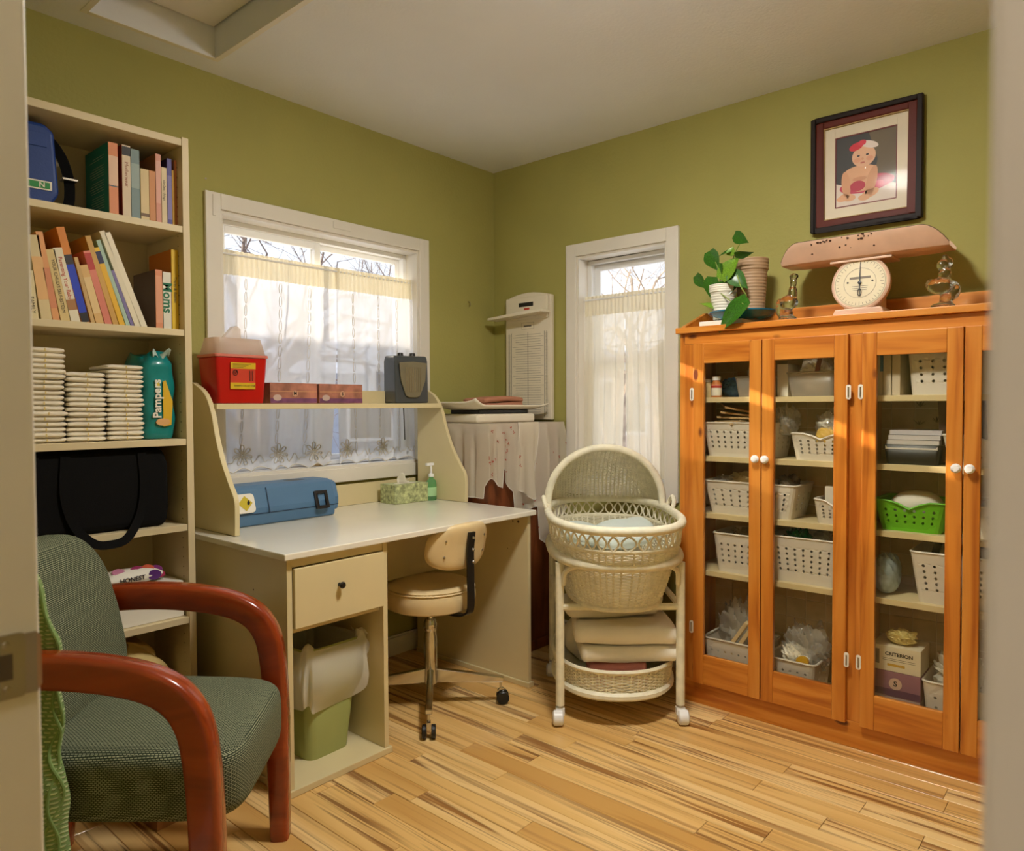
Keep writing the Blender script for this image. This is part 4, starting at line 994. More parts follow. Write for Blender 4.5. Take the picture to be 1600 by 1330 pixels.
MB().prism([(-.012+.006*math.cos(a*PI/4), .175+.008*math.sin(a*PI/4)) for a in range(8)], 'y', -.1015, -.097).obj('heart_print', mat3((222, 190, 60)), pp)
m = MB(); m.grid(lambda u, v: (-.02+.05*u, -.085+.02*math.sin(u*5)*v, .262+.022*v+.01*math.sin(u*9)), 8, 4); m.obj('torn_edge', mat3((180, 200, 190)), pp, True, solid=.001)

# ------------------------------------------------------------------ black tote
tb = thing('black_tote', 'large black canvas tote bag with hanging handles filling a shelf', 'bag', (-2.235, -.16, .7928))
MB().prism([(-.36, .0), (.36, .0), (.368, .06), (.368, .20), (.35, .255), (-.35, .255)], 'y', -.11, .11).obj('body', 'blackcloth', tb, bev=.022, seg=3)
for (x0, x1, dip) in ((.065, .275, -.03), (-.33, -.02, -.05)):
    m = MB(); m.tube(spline([(x0, -.1135, .24), (x0-.004, -.117, .12), (x0+.02, -.123, .03), (x0+.06, -.15, -.012+dip*.3), ((x0+x1)/2, -.155, dip), (x1-.055, -.15, -.008+dip*.3), (x1-.005, -.123, .05), (x1+.01, -.117, .14), (x1+.005, -.1135, .24)], 7), .018, 4, sq=(1., .16), T=None)
    m.obj('handle', 'blackcloth', tb, True)
MB().box(-.095, -.09, -.1165, -.1125, .16, .185).obj('zip_pull', 'chrome', tb)

# ------------------------------------------------------------------ lower shelves: boxes, wipes, cloth
bx = thing('white_carton', 'white printed carton lying under the wipes pack', 'carton', (-1.98, -.16, .4868))
MB().box(-.14, .15, -.115, .115, 0, .118).obj('box', 'paper', bx, bev=.002)
lettering("Let's chat.", .016, 'ink', bx, (-.03, -.1155, .075)); 
m = MB().box(-.10, -.02, -.10, -.03, .1183, .1186).obj('lid_print', mat3((90, 96, 140)), bx); MB().box(.0, .05, -.08, -.04, .1183, .1186).obj('lid_print', mat3((150, 156, 176)), bx)
wp = thing('wipes_pack', 'white and purple pack of baby wipes on top of the carton', 'wipes', (-1.975, -.20, .6055), R(8))
pk = pillow(.205, .10, .052, 20, 5).obj('pack', 'paper', wp, True)
lettering('HONEST', .021, mat3((50, 40, 50)), wp, (-.012, -.0522, .026), FRONT, bold=.0002, ext=.0006)
MB().prism([(.062+.022*math.cos(a*PI/6), .026+.016*math.sin(a*PI/6)) for a in range(12)], 'y', -.0495, -.04).obj('purple_flower', mat3((92, 40, 120)), wp)
for (px_, pz, cc) in ((.02, .048, (150, 40, 90)), (.055, .047, (200, 90, 60)), (.083, .040, (120, 40, 110)), (.092, .022, (170, 40, 80)), (-.04, .05, (190, 120, 150))):
    MB().lathe([(.0001, .005), (.02, .003), (.022, 0)], 10, sy=.8).obj('flower_print', mat3(cc), wp, loc=(px_, -.02, pz-.002), rot=(R(35), 0, 0))
cp = MB(); rr = random.Random(3)
def SC_(u, v):
    th_ = 2*PI*u; p = sel(th_, .17*(1-.75*v*v), .10*(1-.5*v*v), 3)
    return (p[0]+.05*v+.012*math.sin(v*17+u*25), p[1]+.012*math.sin(u*31+v*9), .30*v**.8+.012*math.sin(u*19+v*13))
cp.grid(SC_, 60, 30, True); cp.add([SC_(i/60, 1) for i in range(60)], [tuple(range(60))])
MT['ivory'] = M('ivory_blanket', (222, 196, 132), .95, var=.05, bmp=.6, bs=30, spec=.1, bd=.006)
tag(cp.obj('ivory_blanket', 'ivory', None, True, ang=80, loc=(-2.02, -.17, .112)), 'crumpled ivory blanket on the lowest shelf of the bookshelf', 'blanket')
MT['card'] = M('cardboard', (166, 112, 62), .85, var=.05)
cbx = thing('cardboard_box', 'brown cardboard box with open flaps behind the armchair', 'box', (-1.95, -.49, 0), R(6))
MB().box(-.13, .13, -.11, .11, 0, .27).obj('carton', 'card', cbx, bev=.002)
for (s_, a) in ((1, 22), (-1, -18)): MB().box(-.13, .13, 0, .10, 0, .003).obj('flap', 'card', cbx, loc=(0, -.11 if s_ > 0 else .11, .271), rot=(R(a) if s_ > 0 else R(180-a*-1+20), 0, 0))

# ------------------------------------------------------------------ on the hutch shelf
HZ = 1.1885
MT['sharpred'] = M('red_plastic', (190, 14, 10), .3, var=.06)
MT['frost'] = clear('frosted_lid', (255, 250, 245), rough=.25, body=.35, bcol=(245, 236, 224))
sh = thing('sharps_container', 'red sharps container with clear lid at the left of the hutch shelf', 'container', (-1.572, -.135, HZ+.0005))
def rr3(m, w0, d0, z0, w1, d1, z1, r, cap=(True, True)):
    a = rrect(w0, d0, r, 4); b = rrect(w1, d1, r, 4); n = len(a)
    m.add([(p[0], p[1], z0) for p in a]+[(p[0], p[1], z1) for p in b], [(i, (i+1) % n, (i+1) % n+n, i+n) for i in range(n)]+([tuple(range(n-1, -1, -1))] if cap[0] else [])+([tuple(range(n, 2*n))] if cap[1] else []))
m = MB(); rr3(m, .175, .125, 0, .198, .140, .165, .012); m.obj('body', 'sharpred', sh, True, bev=.003)
MT['pinkrim'] = M('pale_red_rim', (214, 120, 104), .4)
m = MB(); rr3(m, .206, .148, .1655, .206, .148, .176, .012); m.obj('rim', 'pinkrim', sh, True, bev=.002)
m = MB(); rr3(m, .196, .138, .1765, .18, .10, .235, .02, (False, True)); m.obj('lid', 'frost', sh, True, solid=.002)
m = MB(); m.prism([(-.035, .236), (.035, .236), (.034, .275), (.02, .287), (.004, .282)], 'y', .0, .03); m.obj('flap', 'frost', sh, bev=.004)
lb = MB().box(-.048, .048, -.0712, -.0702, .055, .150).obj('label_plate', mat3((206, 60, 30)), sh, rot=(R(2.6), 0, 0), loc=(0, .0045, 0))
MB().box(-.048, .048, -.0722, -.0712, .128, .150).obj('label_band', mat3((214, 176, 20)), lb); MB().box(-.048, .048, -.0722, -.0712, .055, .078).obj('label_band', mat3((214, 176, 20)), lb)
lettering('SHARPS COLLECTOR', .0085, 'black', lb, (.006, -.0724, .0665)); lettering('\u2623', .02, 'black', lb, (-.03, -.0724, .113)) 
MB().tube([(-.03+.009*math.cos(2*PI*i/12), -.0724, .113+.009*math.sin(2*PI*i/12)) for i in range(12)], .0012, 4, True).obj('hazard_ring', 'black', lb)
m = MB()
for k in range(4): m.box(-.040+.0*k, .03-.01*k, -.0726, -.0722, .145-.0042*k-.0012, .145-.0042*k)
for k in range(3): m.box(.024+.006*k, .0265+.006*k, -.0724, -.0713, .085, .122)
m.obj('label_print', 'black', lb)
MT['glovebox'] = M('rose_carton', (176, 116, 96), .5, var=.3, vs=18)
MT['glovepurple'] = M('purple_print', (120, 70, 106), .5, var=.3, vs=25)
def glovebox(lab, letter, x0, x1):
    g_ = thing('glove_box', lab, 'glove box', ((x0+x1)/2, -.135, HZ+.0005), group='glove boxes on the hutch shelf'); w_ = x1-x0
    MB().box(-w_/2, w_/2, -.055, .055, 0, .078).obj('carton', 'glovebox', g_, bev=.001)
    MB().box(-w_/2+.001, w_/2-.001, -.0556, -.0551, .002, .020).obj('printed_band', 'glovepurple', g_); MB().box(-w_/2+.001, w_/2-.001, -.0556, -.0551, .045, .047).obj('printed_band', mat3((214, 160, 110)), g_)
    MB().prism([(.004+.012*math.cos(a*PI/8), .038+.012*math.sin(a*PI/8)) for a in range(16)], 'y', -.0564, -.0557).obj('size_disc', mat3((206, 160, 130)), g_)
    lettering(letter, .018, 'black', g_, (.004, -.0568, .038), bold=.0006)
    MB().prism([(-w_/2+.03+.018*math.cos(a*PI/8), .022+.012*math.sin(a*PI/8)) for a in range(16)], 'y', -.0562, -.0557).obj('print_spot', mat3((196, 170, 160)), g_)
glovebox('rose-coloured glove box marked M on the hutch shelf', 'M', -1.456, -1.252); glovebox('rose-coloured glove box marked S on the hutch shelf', 'S', -1.240, -1.030)
MT['heatg'] = M('grey_heater_plastic', (70, 74, 76), .35); MT['grille'] = M('taupe_grille', (120, 112, 88), .4)
he = thing('space_heater', 'small dark grey ceramic heater at the right of the hutch shelf', 'heater', (-.748, -.14, HZ+.0005), R(-14))
MB().prism([(-.062, 0), (.062, 0), (.062, .19), (.05, .215), (-.045, .212), (-.055, .19)], 'x', -.082, .082).obj('body', 'heatg', he, bev=.008, seg=3)
fp = [(-.066, .18), (-.058, .10), (-.036, .035), (-.02, .026), (.02, .026), (.036, .035), (.062, .10), (.070, .18), (.0, .186)]
MB().prism(fp, 'y', -.070, -.0625).obj('grille', 'grille', he, bev=.003)
for k in range(9): MB().box(-.034+.0085*k, -.031+.0085*k, -.0725, -.0703, .05, .16).obj('slat', mat3((140, 124, 90)), he)
for xk in (-.03, .03): MB().lathe([(.0001, .014), (.014, .013), (.016, 0)], 16).obj('knob', 'black', he, True, loc=(xk, 0, .2145))
m = MB(); m.tube(spline([(.03, .062, .085), (.03, .085, .078), (.036, .109, .05), (.042, .111, -.03), (.046, .109, -.17)], 6), .0025, 6); m.obj('power_cord', 'black', he, True)

# ------------------------------------------------------------------ on the desk
DZ = .7428
MT['steelblue'] = M('slate_blue_plastic', (82, 120, 156), .45, var=.05, bmp=.2, bs=300)
bl = thing('blue_instrument_case', 'slate blue plastic instrument case lying on the desk', 'case', (-1.42, -.138, DZ), R(1))
prof = [(-.085, .0), (.08, .0), (.088, .05), (.08, .125), (.05, .145), (-.045, .145), (-.07, .135), (-.092, .065), (-.092, .04)]
MB().prism(prof, 'x', -.25, .225).prism([(y*.86, .02+z*.8) for y, z in prof], 'x', .2251, .25).obj('body', 'steelblue', bl, bev=.008, seg=3)
for (y, z) in ((-.0935, .043), ): MB().box(-.25, .235, y-.001, y+.004, z, z+.0025).obj('seam', mat3((40, 60, 84)), bl)
T_ = Matrix.Translation((0, -.0855, .085)) @ Matrix.Rotation(R(-17.5), 4, 'X')
MB().box(-.075, -.072, -.004, .0, -.045, .052, T=T_).obj('lid_edge', mat3((50, 72, 98)), bl)
MB().prism(rrect(.075, .07, .014), 'y', -.0035, .002, T=T_ @ Matrix.Translation((-.165, 0, .0))).obj('sticker', 'paper', bl)
st_ = MB(); st_.add([(-.165, -.0045, .028), (-.137, -.0045, 0), (-.165, -.0045, -.028), (-.193, -.0045, 0)], [(0, 1, 2, 3)], T=T_); st_.obj('sticker_diamond', mat3((206, 184, 40)), bl)
st_ = MB(); st_.prism([(-.158, -.006), (-.15, -.006), (-.147, .002), (-.153, .012), (-.158, .002)], 'y', -.0056, -.0046, T=T_); st_.obj('sticker_flame', 'black', bl)
m = MB(); 
for b in ((-.03, -.018, -.035, .035), (.018, .03, -.035, .035), (-.018, .018, -.035, -.025), (-.018, .018, .023, .035)): m.box(b[0], b[1], -.009, .001, b[2], b[3], T=T_ @ Matrix.Translation((.155, 0, -.018)))
m.obj('latch', 'black', bl, bev=.002)
MB().box(.06, .13, -.02, .025, .1452, .1458).obj('handle_recess', 'black', bl, bev=.001)
MB().box(.2505, .258, -.05, .03, .03, .07).obj('end_latch', 'black', bl, bev=.003)
MT['tissuepr'] = M('green_leaf_print', (186, 194, 140), .6, var=.35, vs=70)
tb_ = thing('tissue_box', 'green leaf-patterned tissue box on the desk', 'tissue box', (-.757, -.135, DZ), R(-4))
MB().box(-.095, .095, -.055, .055, 0, .085).obj('carton', 'tissuepr', tb_, bev=.002)
MB().prism([(a*.06, b*.02) for a, b in [(math.cos(q*PI/8), math.sin(q*PI/8)) for q in range(16)]], 'z', .0851, .0856).obj('slot', 'paper', tb_)
m = MB(); m.grid(lambda u, v: ((u-.5)*.075*(1-.4*v), .018*math.sin(u*7+v*3)*(1-.3*v), .0857+.048*v*(.6+.4*math.sin(u*5+1))), 14, 8); m.obj('tissue', 'paper', tb_, True, solid=.001)
MT['gel'] = clear('green_gel_bottle', (190, 240, 200), rough=.08, body=.3, bcol=(170, 226, 180))
hs = thing('hand_sanitizer', 'clear green pump bottle beside the tissue box', 'bottle', (-.645, -.19, DZ))
MB().lathe([(.0001, 0), (.026, 0), (.028, .006), (.028, .07), (.024, .09), (.012, .10), (.011, .108), (.0001, .108)], 24, sy=.7).obj('bottle', 'gel', hs, True)
MB().lathe([(.0001, .108), (.013, .108), (.013, .122), (.005, .124), (.004, .16), (.0001, .16)], 14).box(-.03, .012, -.007, .007, .16, .172).obj('pump', 'vinyl', hs, bev=.001)
MB().lathe([(.0281, .02), (.0284, .021), (.0284, .06), (.0281, .061)], 24, sy=.7).obj('label_wrap', mat3((170, 214, 160)), hs, True)
sb = MB().box(-.055, .055, -.012, .012, 0, .02).obj('wooden_block', mat3((190, 164, 120)), None, bev=.006, seg=3, loc=(-1.1, .055, .9175)); tag(sb, 'small tan block on the sill below the desk window curtain', 'block')

# ------------------------------------------------------------------ waste bin
MT['sage'] = M('sage_plastic', (158, 164, 98), .4, var=.03)
MT['liner_bag'] = clear('bin_liner', (255, 254, 248), rough=.3, body=.85, bcol=(252, 248, 236))
wb = thing('waste_bin', 'sage green waste bin with a white liner in the desk cubby', 'waste bin', (-1.517, -.52, .0222), R(2))
m = MB(); rr3(m, .16, .225, 0, .225, .29, .375, .03, (True, False)); m.obj('bin', 'sage', wb, True, solid=.003)
m = MB(); rd_ = random.Random(6)
def SL(u, v):
    # bag folded over the rim: inside down, over, outside skirt
    if v < .35: k = v/.35; z = .28+.105*k; e = -.006-.012*(1-k)+.006*math.sin(u*44)*(1-k)
    else: k = (v-.35)/.65; z = .385-(.155+.06*math.sin(u*6.28+4.2)+.018*math.sin(u*19))*k; e = .006+k*(.012+.011*math.sin(u*53+k*3)+.008*math.sin(u*31-k*5))+.012*math.sin(k*PI)
    q = min(1.03, z/.375); w_ = .16+.065*q; d = .225+.065*q; p = rrect(w_+2*e, d+2*e, .03, 6); N = len(p); i = u*N; a = p[int(i) % N]; b = p[(int(i)+1) % N]; f = i-int(i)
    return (a[0]+(b[0]-a[0])*f, a[1]+(b[1]-a[1])*f, z+.012*math.sin(u*23)*(1 if v > .25 else 0))
m.grid(SL, 112, 26, True); m.obj('liner', 'liner_bag', wb, True, ang=180)
def SL2(u, v): return (.115+.028*math.sin(v*3)*(1-.2*u)+.008*math.sin(u*9), -.15+.08*u, .385-.10*v-.03*u*v+.012*math.sin(u*7+v*5))
m = MB(); m.grid(SL2, 14, 16); m.obj('liner_flap', 'liner_bag', wb, True, ang=180)
# ------------------------------------------------------------------ cabinet contents (local frame: x to the right, y into the cabinet, front at y=0)
RZ90 = R(-90)
def cabthing(name, label, cat, y, z, x=-.262, group=None, rz=0.): return thing(name, label, cat, (x, y, z+.0006), RZ90+rz, group)
def basket_mesh(w_, d, h, rows=4, cols=8, side_cols=3, tap=.82, dip=0., mat='basket', hr=.0050):
    m = MB(); r = .018
    def per(w0, d0):
        P = []
        hx, hy = w0/2-r, d0/2-r
        segs = [((-hx, -hy-r), (hx, -hy-r), cols), ((hx+r, -hy), (hx+r, hy), side_cols), ((hx, hy+r), (-hx, hy+r), cols), ((-hx-r, hy), (-hx-r, -hy), side_cols)]
        cen = [(hx, -hy, -90), (hx, hy, 0), (-hx, hy, 90), (-hx, -hy, 180)]
        for k, (a, b, n) in enumerate(segs):
            for i in range(n+1): P.append((a[0]+(b[0]-a[0])*i/n, a[1]+(b[1]-a[1])*i/n, i < n))
            cx, cy, a0 = cen[k]
            for q in range(1, 3): P.append((cx+r*math.cos(R(a0+30*q)), cy+r*math.sin(R(a0+30*q)), False))
            P[-3] = (P[-3][0], P[-3][1], False)
        return P
    P1 = per(w_*tap, d*tap); P2 = per(w_, d); n = len(P1)
    def pt(i, f, v):
        a1, b1 = P1[i % n], P1[(i+1) % n]; a2, b2 = P2[i % n], P2[(i+1) % n]
        x1, y1 = a1[0]+(b1[0]-a1[0])*f, a1[1]+(b1[1]-a1[1])*f; x2, y2 = a2[0]+(b2[0]-a2[0])*f, a2[1]+(b2[1]-a2[1])*f
        x, y = x1+(x2-x1)*v, y1+(y2-y1)*v
        hh = h-(dip*max(0, 1-abs(x)/(w_*.22)) if dip and y < 0 else 0)
        return (x, y+d/2, h*v if v < .8 else h*.8+(hh-h*.8)*(v-.8)/.2)
    v0, v1 = .22, .80
    for i in range(n):
        rowsv = [0, v0]+[v0+(v1-v0)*(k+1)/rows for k in range(rows)]+[1]
        for k in range(len(rowsv)-1):
            a, b = rowsv[k], rowsv[k+1]
            if P1[i][2] and 1 <= k <= rows:
                wc = math.hypot(P2[(i+1) % n][0]-P2[i][0], P2[(i+1) % n][1]-P2[i][1]); fu = min(.42, hr/wc); fv = min(.45*(b-a), hr/h)
                o = [pt(i, f, v) for f, v in ((0, a), (.5, a), (1, a), (1, (a+b)/2), (1, b), (.5, b), (0, b), (0, (a+b)/2))]
                c = [pt(i, .5+fu*cc, (a+b)/2+fv*ss) for cc, ss in ((-.7, -.7), (0, -1), (.7, -.7), (1, 0), (.7, .7), (0, 1), (-.7, .7), (-1, 0))]
                m.add(o+c, [(q, (q+1) % 8, 8+(q+1) % 8, 8+q) for q in range(8)])
            else: m.add([pt(i, 0, a), pt(i, 1, a), pt(i, 1, b), pt(i, 0, b)], [(0, 1, 2, 3)])
    m.add([pt(i, 0, 0) for i in range(n)], [tuple(range(n))])
    return m, [pt(i, 0, 1) for i in range(n)]
def basket(label, y0, y1, z, h, d=.20, rows=4, cols=8, x=-.262, mat='basket', group='white perforated baskets in the cabinet', dip=0., tap=.86, rz=0.):
    w_ = abs(y1-y0); m, rimp = basket_mesh(w_, d, h, rows, cols, max(2, cols//3), tap, dip)
    t = cabthing('storage_basket', label, 'basket', (y0+y1)/2, z, x, group, rz)
    m.obj('shell', mat, t, False, solid=.0022)
    r_ = MB(); r_.tube(rimp, .0042, 6, True); r_.obj('rim', mat, t, True)
    return t
MT['bagfilm'] = clear('clear_bag_film', (250, 250, 248), rough=.12, body=.42, bcol=(250, 248, 242))
def crumple(w_, d, h, seed, rough=.3, n=26):
    rd = random.Random(seed); ks = [(rd.uniform(10, 50), rd.uniform(10, 50), rd.uniform(10, 50), rd.uniform(0, 6)) for _ in range(7)]; m = MB()
    def S(u, v):
        th_, ph = 2*PI*u, PI*(v-.5); c = max(0, math.cos(ph))**.6
        x, y, z = math.cos(th_)*c, math.sin(th_)*c, math.sin(ph)
        q = sum(abs(math.sin(a*x*.18+b*y*.18+e*z*.18+f)) for a, b, e, f in ks)/len(ks)
        k = 1-rough+rough*1.6*(q-.3); return (x*w_/2*k, y*d/2*k+d/2, max(0, (z*.5+.5)*h*(k if z > 0 else 1)))
    m.grid(S, n*2, n, True); return m
def fill(name, label, cat, mat, y, z, w_, d, h, seed, x=-.24, rough=.35, group='loose things in the cabinet baskets'):
    t = cabthing(name, label, cat, y, z, x); t.empty_display_size = .02
    bpy.data.objects.remove(t)
    o = crumple(w_, d, h, seed, rough).obj(name, mat, None, True, ang=25, loc=(x, y, z+.0008), rot=(0, 0, RZ90)); return tag(o, label, cat, group)
def card(name, label, cat, mat, y, z, w_, d, h, x=-.25, rot=(0, 0, 0), group=None, bev=.001):
    o = MB().box(-w_/2, w_/2, 0, d, 0, h).obj(name, mat, None, bev=bev, loc=(x, y, z+.0008), rot=(rot[0], rot[1], RZ90+rot[2])); return tag(o, label, cat, group)
Z1, Z2, Z3, Z4c, Z5c = CZ
# --- doors one and two
basket('white basket on the second-highest shelf behind the leftmost door', -1.345, -1.640, Z4c, .130, rows=4, cols=9)
basket('white basket with a scooped front behind the second door, second-highest shelf', -1.692, -1.905, Z4c, .095, rows=4, cols=6, dip=.02, d=.19)
basket('white basket on the middle shelf behind the leftmost door', -1.352, -1.715, Z3, .125, rows=4, cols=9)
basket('small white basket on the middle shelf behind the second door', -1.775, -1.910, Z3, .085, rows=4, cols=4, dip=.02, d=.17)
basket('white basket on the second-lowest shelf behind the leftmost door', -1.392, -1.600, Z2, .150, rows=4, cols=6)
basket('deep white basket on the second-lowest shelf behind the second door', -1.612, -1.868, Z2, .165, rows=5, cols=7)
basket('white basket on the cabinet floor behind the leftmost door', -1.352, -1.590, Z1, .150, rows=3, cols=7)
basket('white basket on the cabinet floor behind the second door', -1.606, -1.785, Z1, .130, rows=3, cols=5)
# --- doors three and four
basket('white basket on the top shelf behind the third and fourth doors', -2.072, -2.42, Z5c, .150, rows=4, cols=9, tap=.93)
basket('white basket with a scooped rim behind the third door knob', -2.175, -2.44, Z4c, .10, rows=3, cols=7, dip=.02)
gb = basket('bright green perforated basket on the middle shelf behind the third door', -1.972, -2.192, Z3, .10, rows=3, cols=6, mat=mat3((108, 196, 24)), group=None, dip=.025, tap=.8)
basket('white basket on the middle shelf behind the fourth door', -2.262, -2.50, Z3, .10, rows=3, cols=6)
basket('white basket on the second-lowest shelf behind the third and fourth doors', -2.085, -2.42, Z2, .165, rows=5, cols=9)
basket('white basket with crumpled bags on the cabinet floor behind the third door', -2.125, -2.33, Z1, .165, rows=3, cols=5)
basket('white basket on the cabinet floor behind the fourth door', -2.345, -2.55, Z1, .14, rows=2, cols=5)
# contents, leftmost doors
jar = cabthing('jar', 'cream jar at the left end of the top cabinet shelf', 'jar', -1.355, Z5c, -.235)
MB().lathe([(.0001, 0), (.022, 0), (.024, .005), (.024, .045), (.02, .052), (.02, .06), (.0001, .061)], 20).obj('body', mat3((214, 190, 140)), jar, True)
MB().lathe([(.0001, .061), (.021, .061), (.021, .072), (.0001, .073)], 20).obj('lid', 'vinyl', jar, True)
pb = cabthing('pill_bottle', 'small bottle with a red and white label on the top cabinet shelf', 'bottle', -1.402, Z5c, -.252)
MB().lathe([(.0001, 0), (.019, 0), (.02, .004), (.02, .052), (.014, .06), (.014, .066), (.0001, .066)], 20).obj('body', mat3((206, 120, 60)), pb, True)
MB().lathe([(.0202, .006), (.0205, .007), (.0205, .046), (.0202, .047)], 20).obj('label_wrap', 'paper', pb, True)
MB().lathe([(.0206, .036), (.0208, .037), (.0208, .045), (.0206, .046)], 20).obj('label_band', mat3((190, 60, 50)), pb, True)
MB().lathe([(.0001, .066), (.017, .066), (.017, .08), (.0001, .081)], 20).obj('cap', 'vinyl', pb, True)
MT['bluefilm'] = M('blue_foil', (70, 120, 176), .25, var=.3, vs=60)
fill('blue_bag', 'crumpled blue bag behind the small bottles on the top cabinet shelf', 'bag', 'bluefilm', -1.435, Z5c, .14, .07, .085, 3, -.19, group=None)
card('tea_box', 'small tan box with a green lid on the top cabinet shelf', 'box', mat3((166, 110, 60)), -1.452, Z5c, .05, .05, .10, -.115)
def tub(label, y0, y1, z, h, d=.2, x=-.258):
    t = cabthing('plastic_tub', label, 'tub', (y0+y1)/2, z, x); w_ = abs(y1-y0); m = MB()
    rr3(m, w_*.86, d*.86, 0, w_, d, h, .015, (True, False)); o = m.obj('tub', 'frost', t, True, solid=.002, loc=(0, d/2, 0))
    MB().tube([(p[0], p[1]+d/2, h) for p in rrect(w_, d, .015, 4)], .004, 6, True).obj('rim', 'frost', t, True); return t
tub('clear plastic tub on the top shelf behind the leftmost door', -1.478, -1.60, Z5c, .075, .16)
fill('plastic_bag', 'clear plastic bag in the tub on the top cabinet shelf', 'bag', 'bagfilm', -1.54, Z5c+.01, .10, .12, .13, 8, -.235)
tub('large clear plastic tub on the top shelf behind the second door', -1.675, -1.845, Z5c, .085, .19)
fill('cloth_pouch', 'white cloth pouch bulging from the clear tub behind the second door', 'pouch', 'linen', -1.755, Z5c+.008, .125, .13, .15, 11, -.235, .2, None)
card('red_strap', 'dark red strap hanging over the white pouch behind the second door', 'strap', mat3((130, 50, 50)), -1.775, Z5c+.07, .016, .004, .085, -.243, (0, R(12), 0))
card('white_box', 'white box standing beside the clear tub behind the second door', 'box', 'paper', -1.648, Z5c, .04, .12, .12, -.22)
for k in range(2): card('envelope', ('nearer' if k == 0 else 'farther')+' cream envelope leaning in the top right of the second door', 'envelope', mat3((220, 196, 150)), -1.868-.012*k, Z5c, .006, .12, .115, -.225, (0, R(-18), 0), 'envelopes in the cabinet')
for k in range(5):
    card('papers', ('lowest', 'second-lowest', 'middle', 'second-highest', 'topmost')[k]+' folded tan paper heaped in the basket behind the leftmost door', 'papers', mat3((206-8*k, 176-10*k, 130-10*k)), -1.42-.02*k, Z4c+.118+.014*k, .13, .14, .007, -.235, (R(4*k-8), R(-6+4*k), .3*k-.6), 'papers in the upper left basket')
fill('plastic_bag', 'clear bag on the right of the papers behind the leftmost door', 'bag', 'bagfilm', -1.55, Z4c+.06, .13, .13, .11, 21)
fill('plastic_bag', 'clear bag on the upper basket beside the stile of the second door', 'bag', 'bagfilm', -1.645, Z4c+.085, .12, .13, .12, 22)
fill('plastic_bag', 'clear bag rising from the scooped basket behind the second door', 'bag', 'bagfilm', -1.82, Z4c+.06, .15, .14, .13, 23)
fill('yellow_sponge', 'pale yellow sponge in the scooped basket behind the second door', 'sponge', mat3((226, 186, 90)), -1.805, Z4c+.045, .08, .07, .075, 24, -.245, .1, None)
fill('cloth_bundle', 'beige cloth bundle in the middle-shelf basket behind the leftmost door', 'cloth', mat3((206, 184, 140)), -1.50, Z3+.07, .20, .15, .105, 31, -.24, .45, None)
fill('plastic_bag', 'clear bag at the left in the middle-shelf basket of the leftmost door', 'bag', 'bagfilm', -1.41, Z3+.08, .12, .13, .07, 33)
card('white_box', 'white box standing in the small middle-shelf basket behind the second door', 'box', 'paper', -1.83, Z3+.045, .05, .04, .085, -.23)
fill('plastic_bag', 'dark crumpled bag in the middle-shelf basket beside the second door stile', 'bag', mat3((120, 104, 84)), -1.66, Z3+.08, .09, .12, .09, 34)
fill('grey_cloth', 'grey cloth heap in the second-lowest basket behind the leftmost door', 'cloth', mat3((150, 136, 108)), -1.495, Z2+.09, .16, .14, .085, 41, -.235, .45, None)
fill('green_packet', 'shiny green packet in the deep basket behind the second door', 'packet', M('green_foil', (20, 130, 60), .2, var=.4, vs=60), -1.70, Z2+.12, .12, .11, .075, 42, -.245, .4, None)
fill('plastic_bag', 'clear bag with blue print in the deep basket behind the second door', 'bag', 'bagfilm', -1.80, Z2+.11, .12, .13, .095, 43)
fill('plastic_bag', 'tall clear bag on the cabinet floor behind the leftmost door', 'bag', 'bagfilm', -1.47, Z1+.05, .20, .15, .28, 51, rough=.45)
for k in range(2): card('paper_strip', ('left', 'right')[k]+' cream folded strip leaning in the floor basket of the leftmost door', 'papers', mat3((222, 202, 160)), -1.44-.03*k, Z1+.10, .014, .02, .17, -.255, (R(6), R(34), 0), 'paper strips in the floor basket')
fill('plastic_bag', 'crumpled clear bag on the cabinet floor behind the second door', 'bag', 'bagfilm', -1.72, Z1+.06, .20, .15, .22, 52, rough=.45)
fill('white_cloth', 'white rag on the floor basket behind the second door', 'cloth', 'linen', -1.69, Z1+.10, .11, .09, .085, 53, -.245, .4, None)
yb = cabthing('yellow_cap_bottle', 'bottle with a yellow cap lying in the floor basket of the second door', 'bottle', -1.735, Z1+.10, -.25); 
MB().lathe([(.0001, 0), (.02, 0), (.022, .02), (.0001, .021)], 18, T=Matrix.Translation((0, .02, .03)) @ Matrix.Rotation(R(90), 4, 'X')).obj('cap', mat3((222, 170, 20)), yb, True)
MB().lathe([(.0001, 0), (.02, 0), (.02, .08), (.0001, .081)], 18, T=Matrix.Translation((0, .101, .03)) @ Matrix.Rotation(R(90), 4, 'X')).obj('body', 'vinyl', yb, True)
# contents, third and fourth doors
for k, (a, c) in enumerate(((-1.973, (206, 196, 180)), (-1.999, (214, 200, 176)), (-2.026, (220, 204, 178)))):
    t = cabthing('binder', ('white binder with a blue top corner', 'white binder in the middle of three', 'white binder nearest the basket')[k]+' on the top shelf of the third door', 'binder', a-.012, Z5c, -.255, 'three binders in the cabinet')
    MB().box(-.012, .012, 0, .19, 0, .165).obj('cover', mat3(c), t, bev=.001)
    if k == 0: MB().box(.004, .0123, -.0005, .05, .08, .165).obj('tab', mat3((60, 120, 180)), t)
tbk = cabthing('black_tray', 'black file tray of papers on the second-highest shelf of the third door', 'tray', -2.085, Z4c, -.255)
m = MB(); rr3(m, .15, .16, 0, .165, .18, .065, .01, (True, False)); m.obj('tray', 'black', tbk, True, solid=.003, loc=(0, .09, 0))
for k in range(4): MB().box(-.078+.004*k, .076+.003*k, .0+.004*k, .17, .050+.016*k, .0645+.016*k).obj('paper_stack', mat3((226-6*k, 220-5*k, 212)), tbk, rot=(0, 0, .02*k))
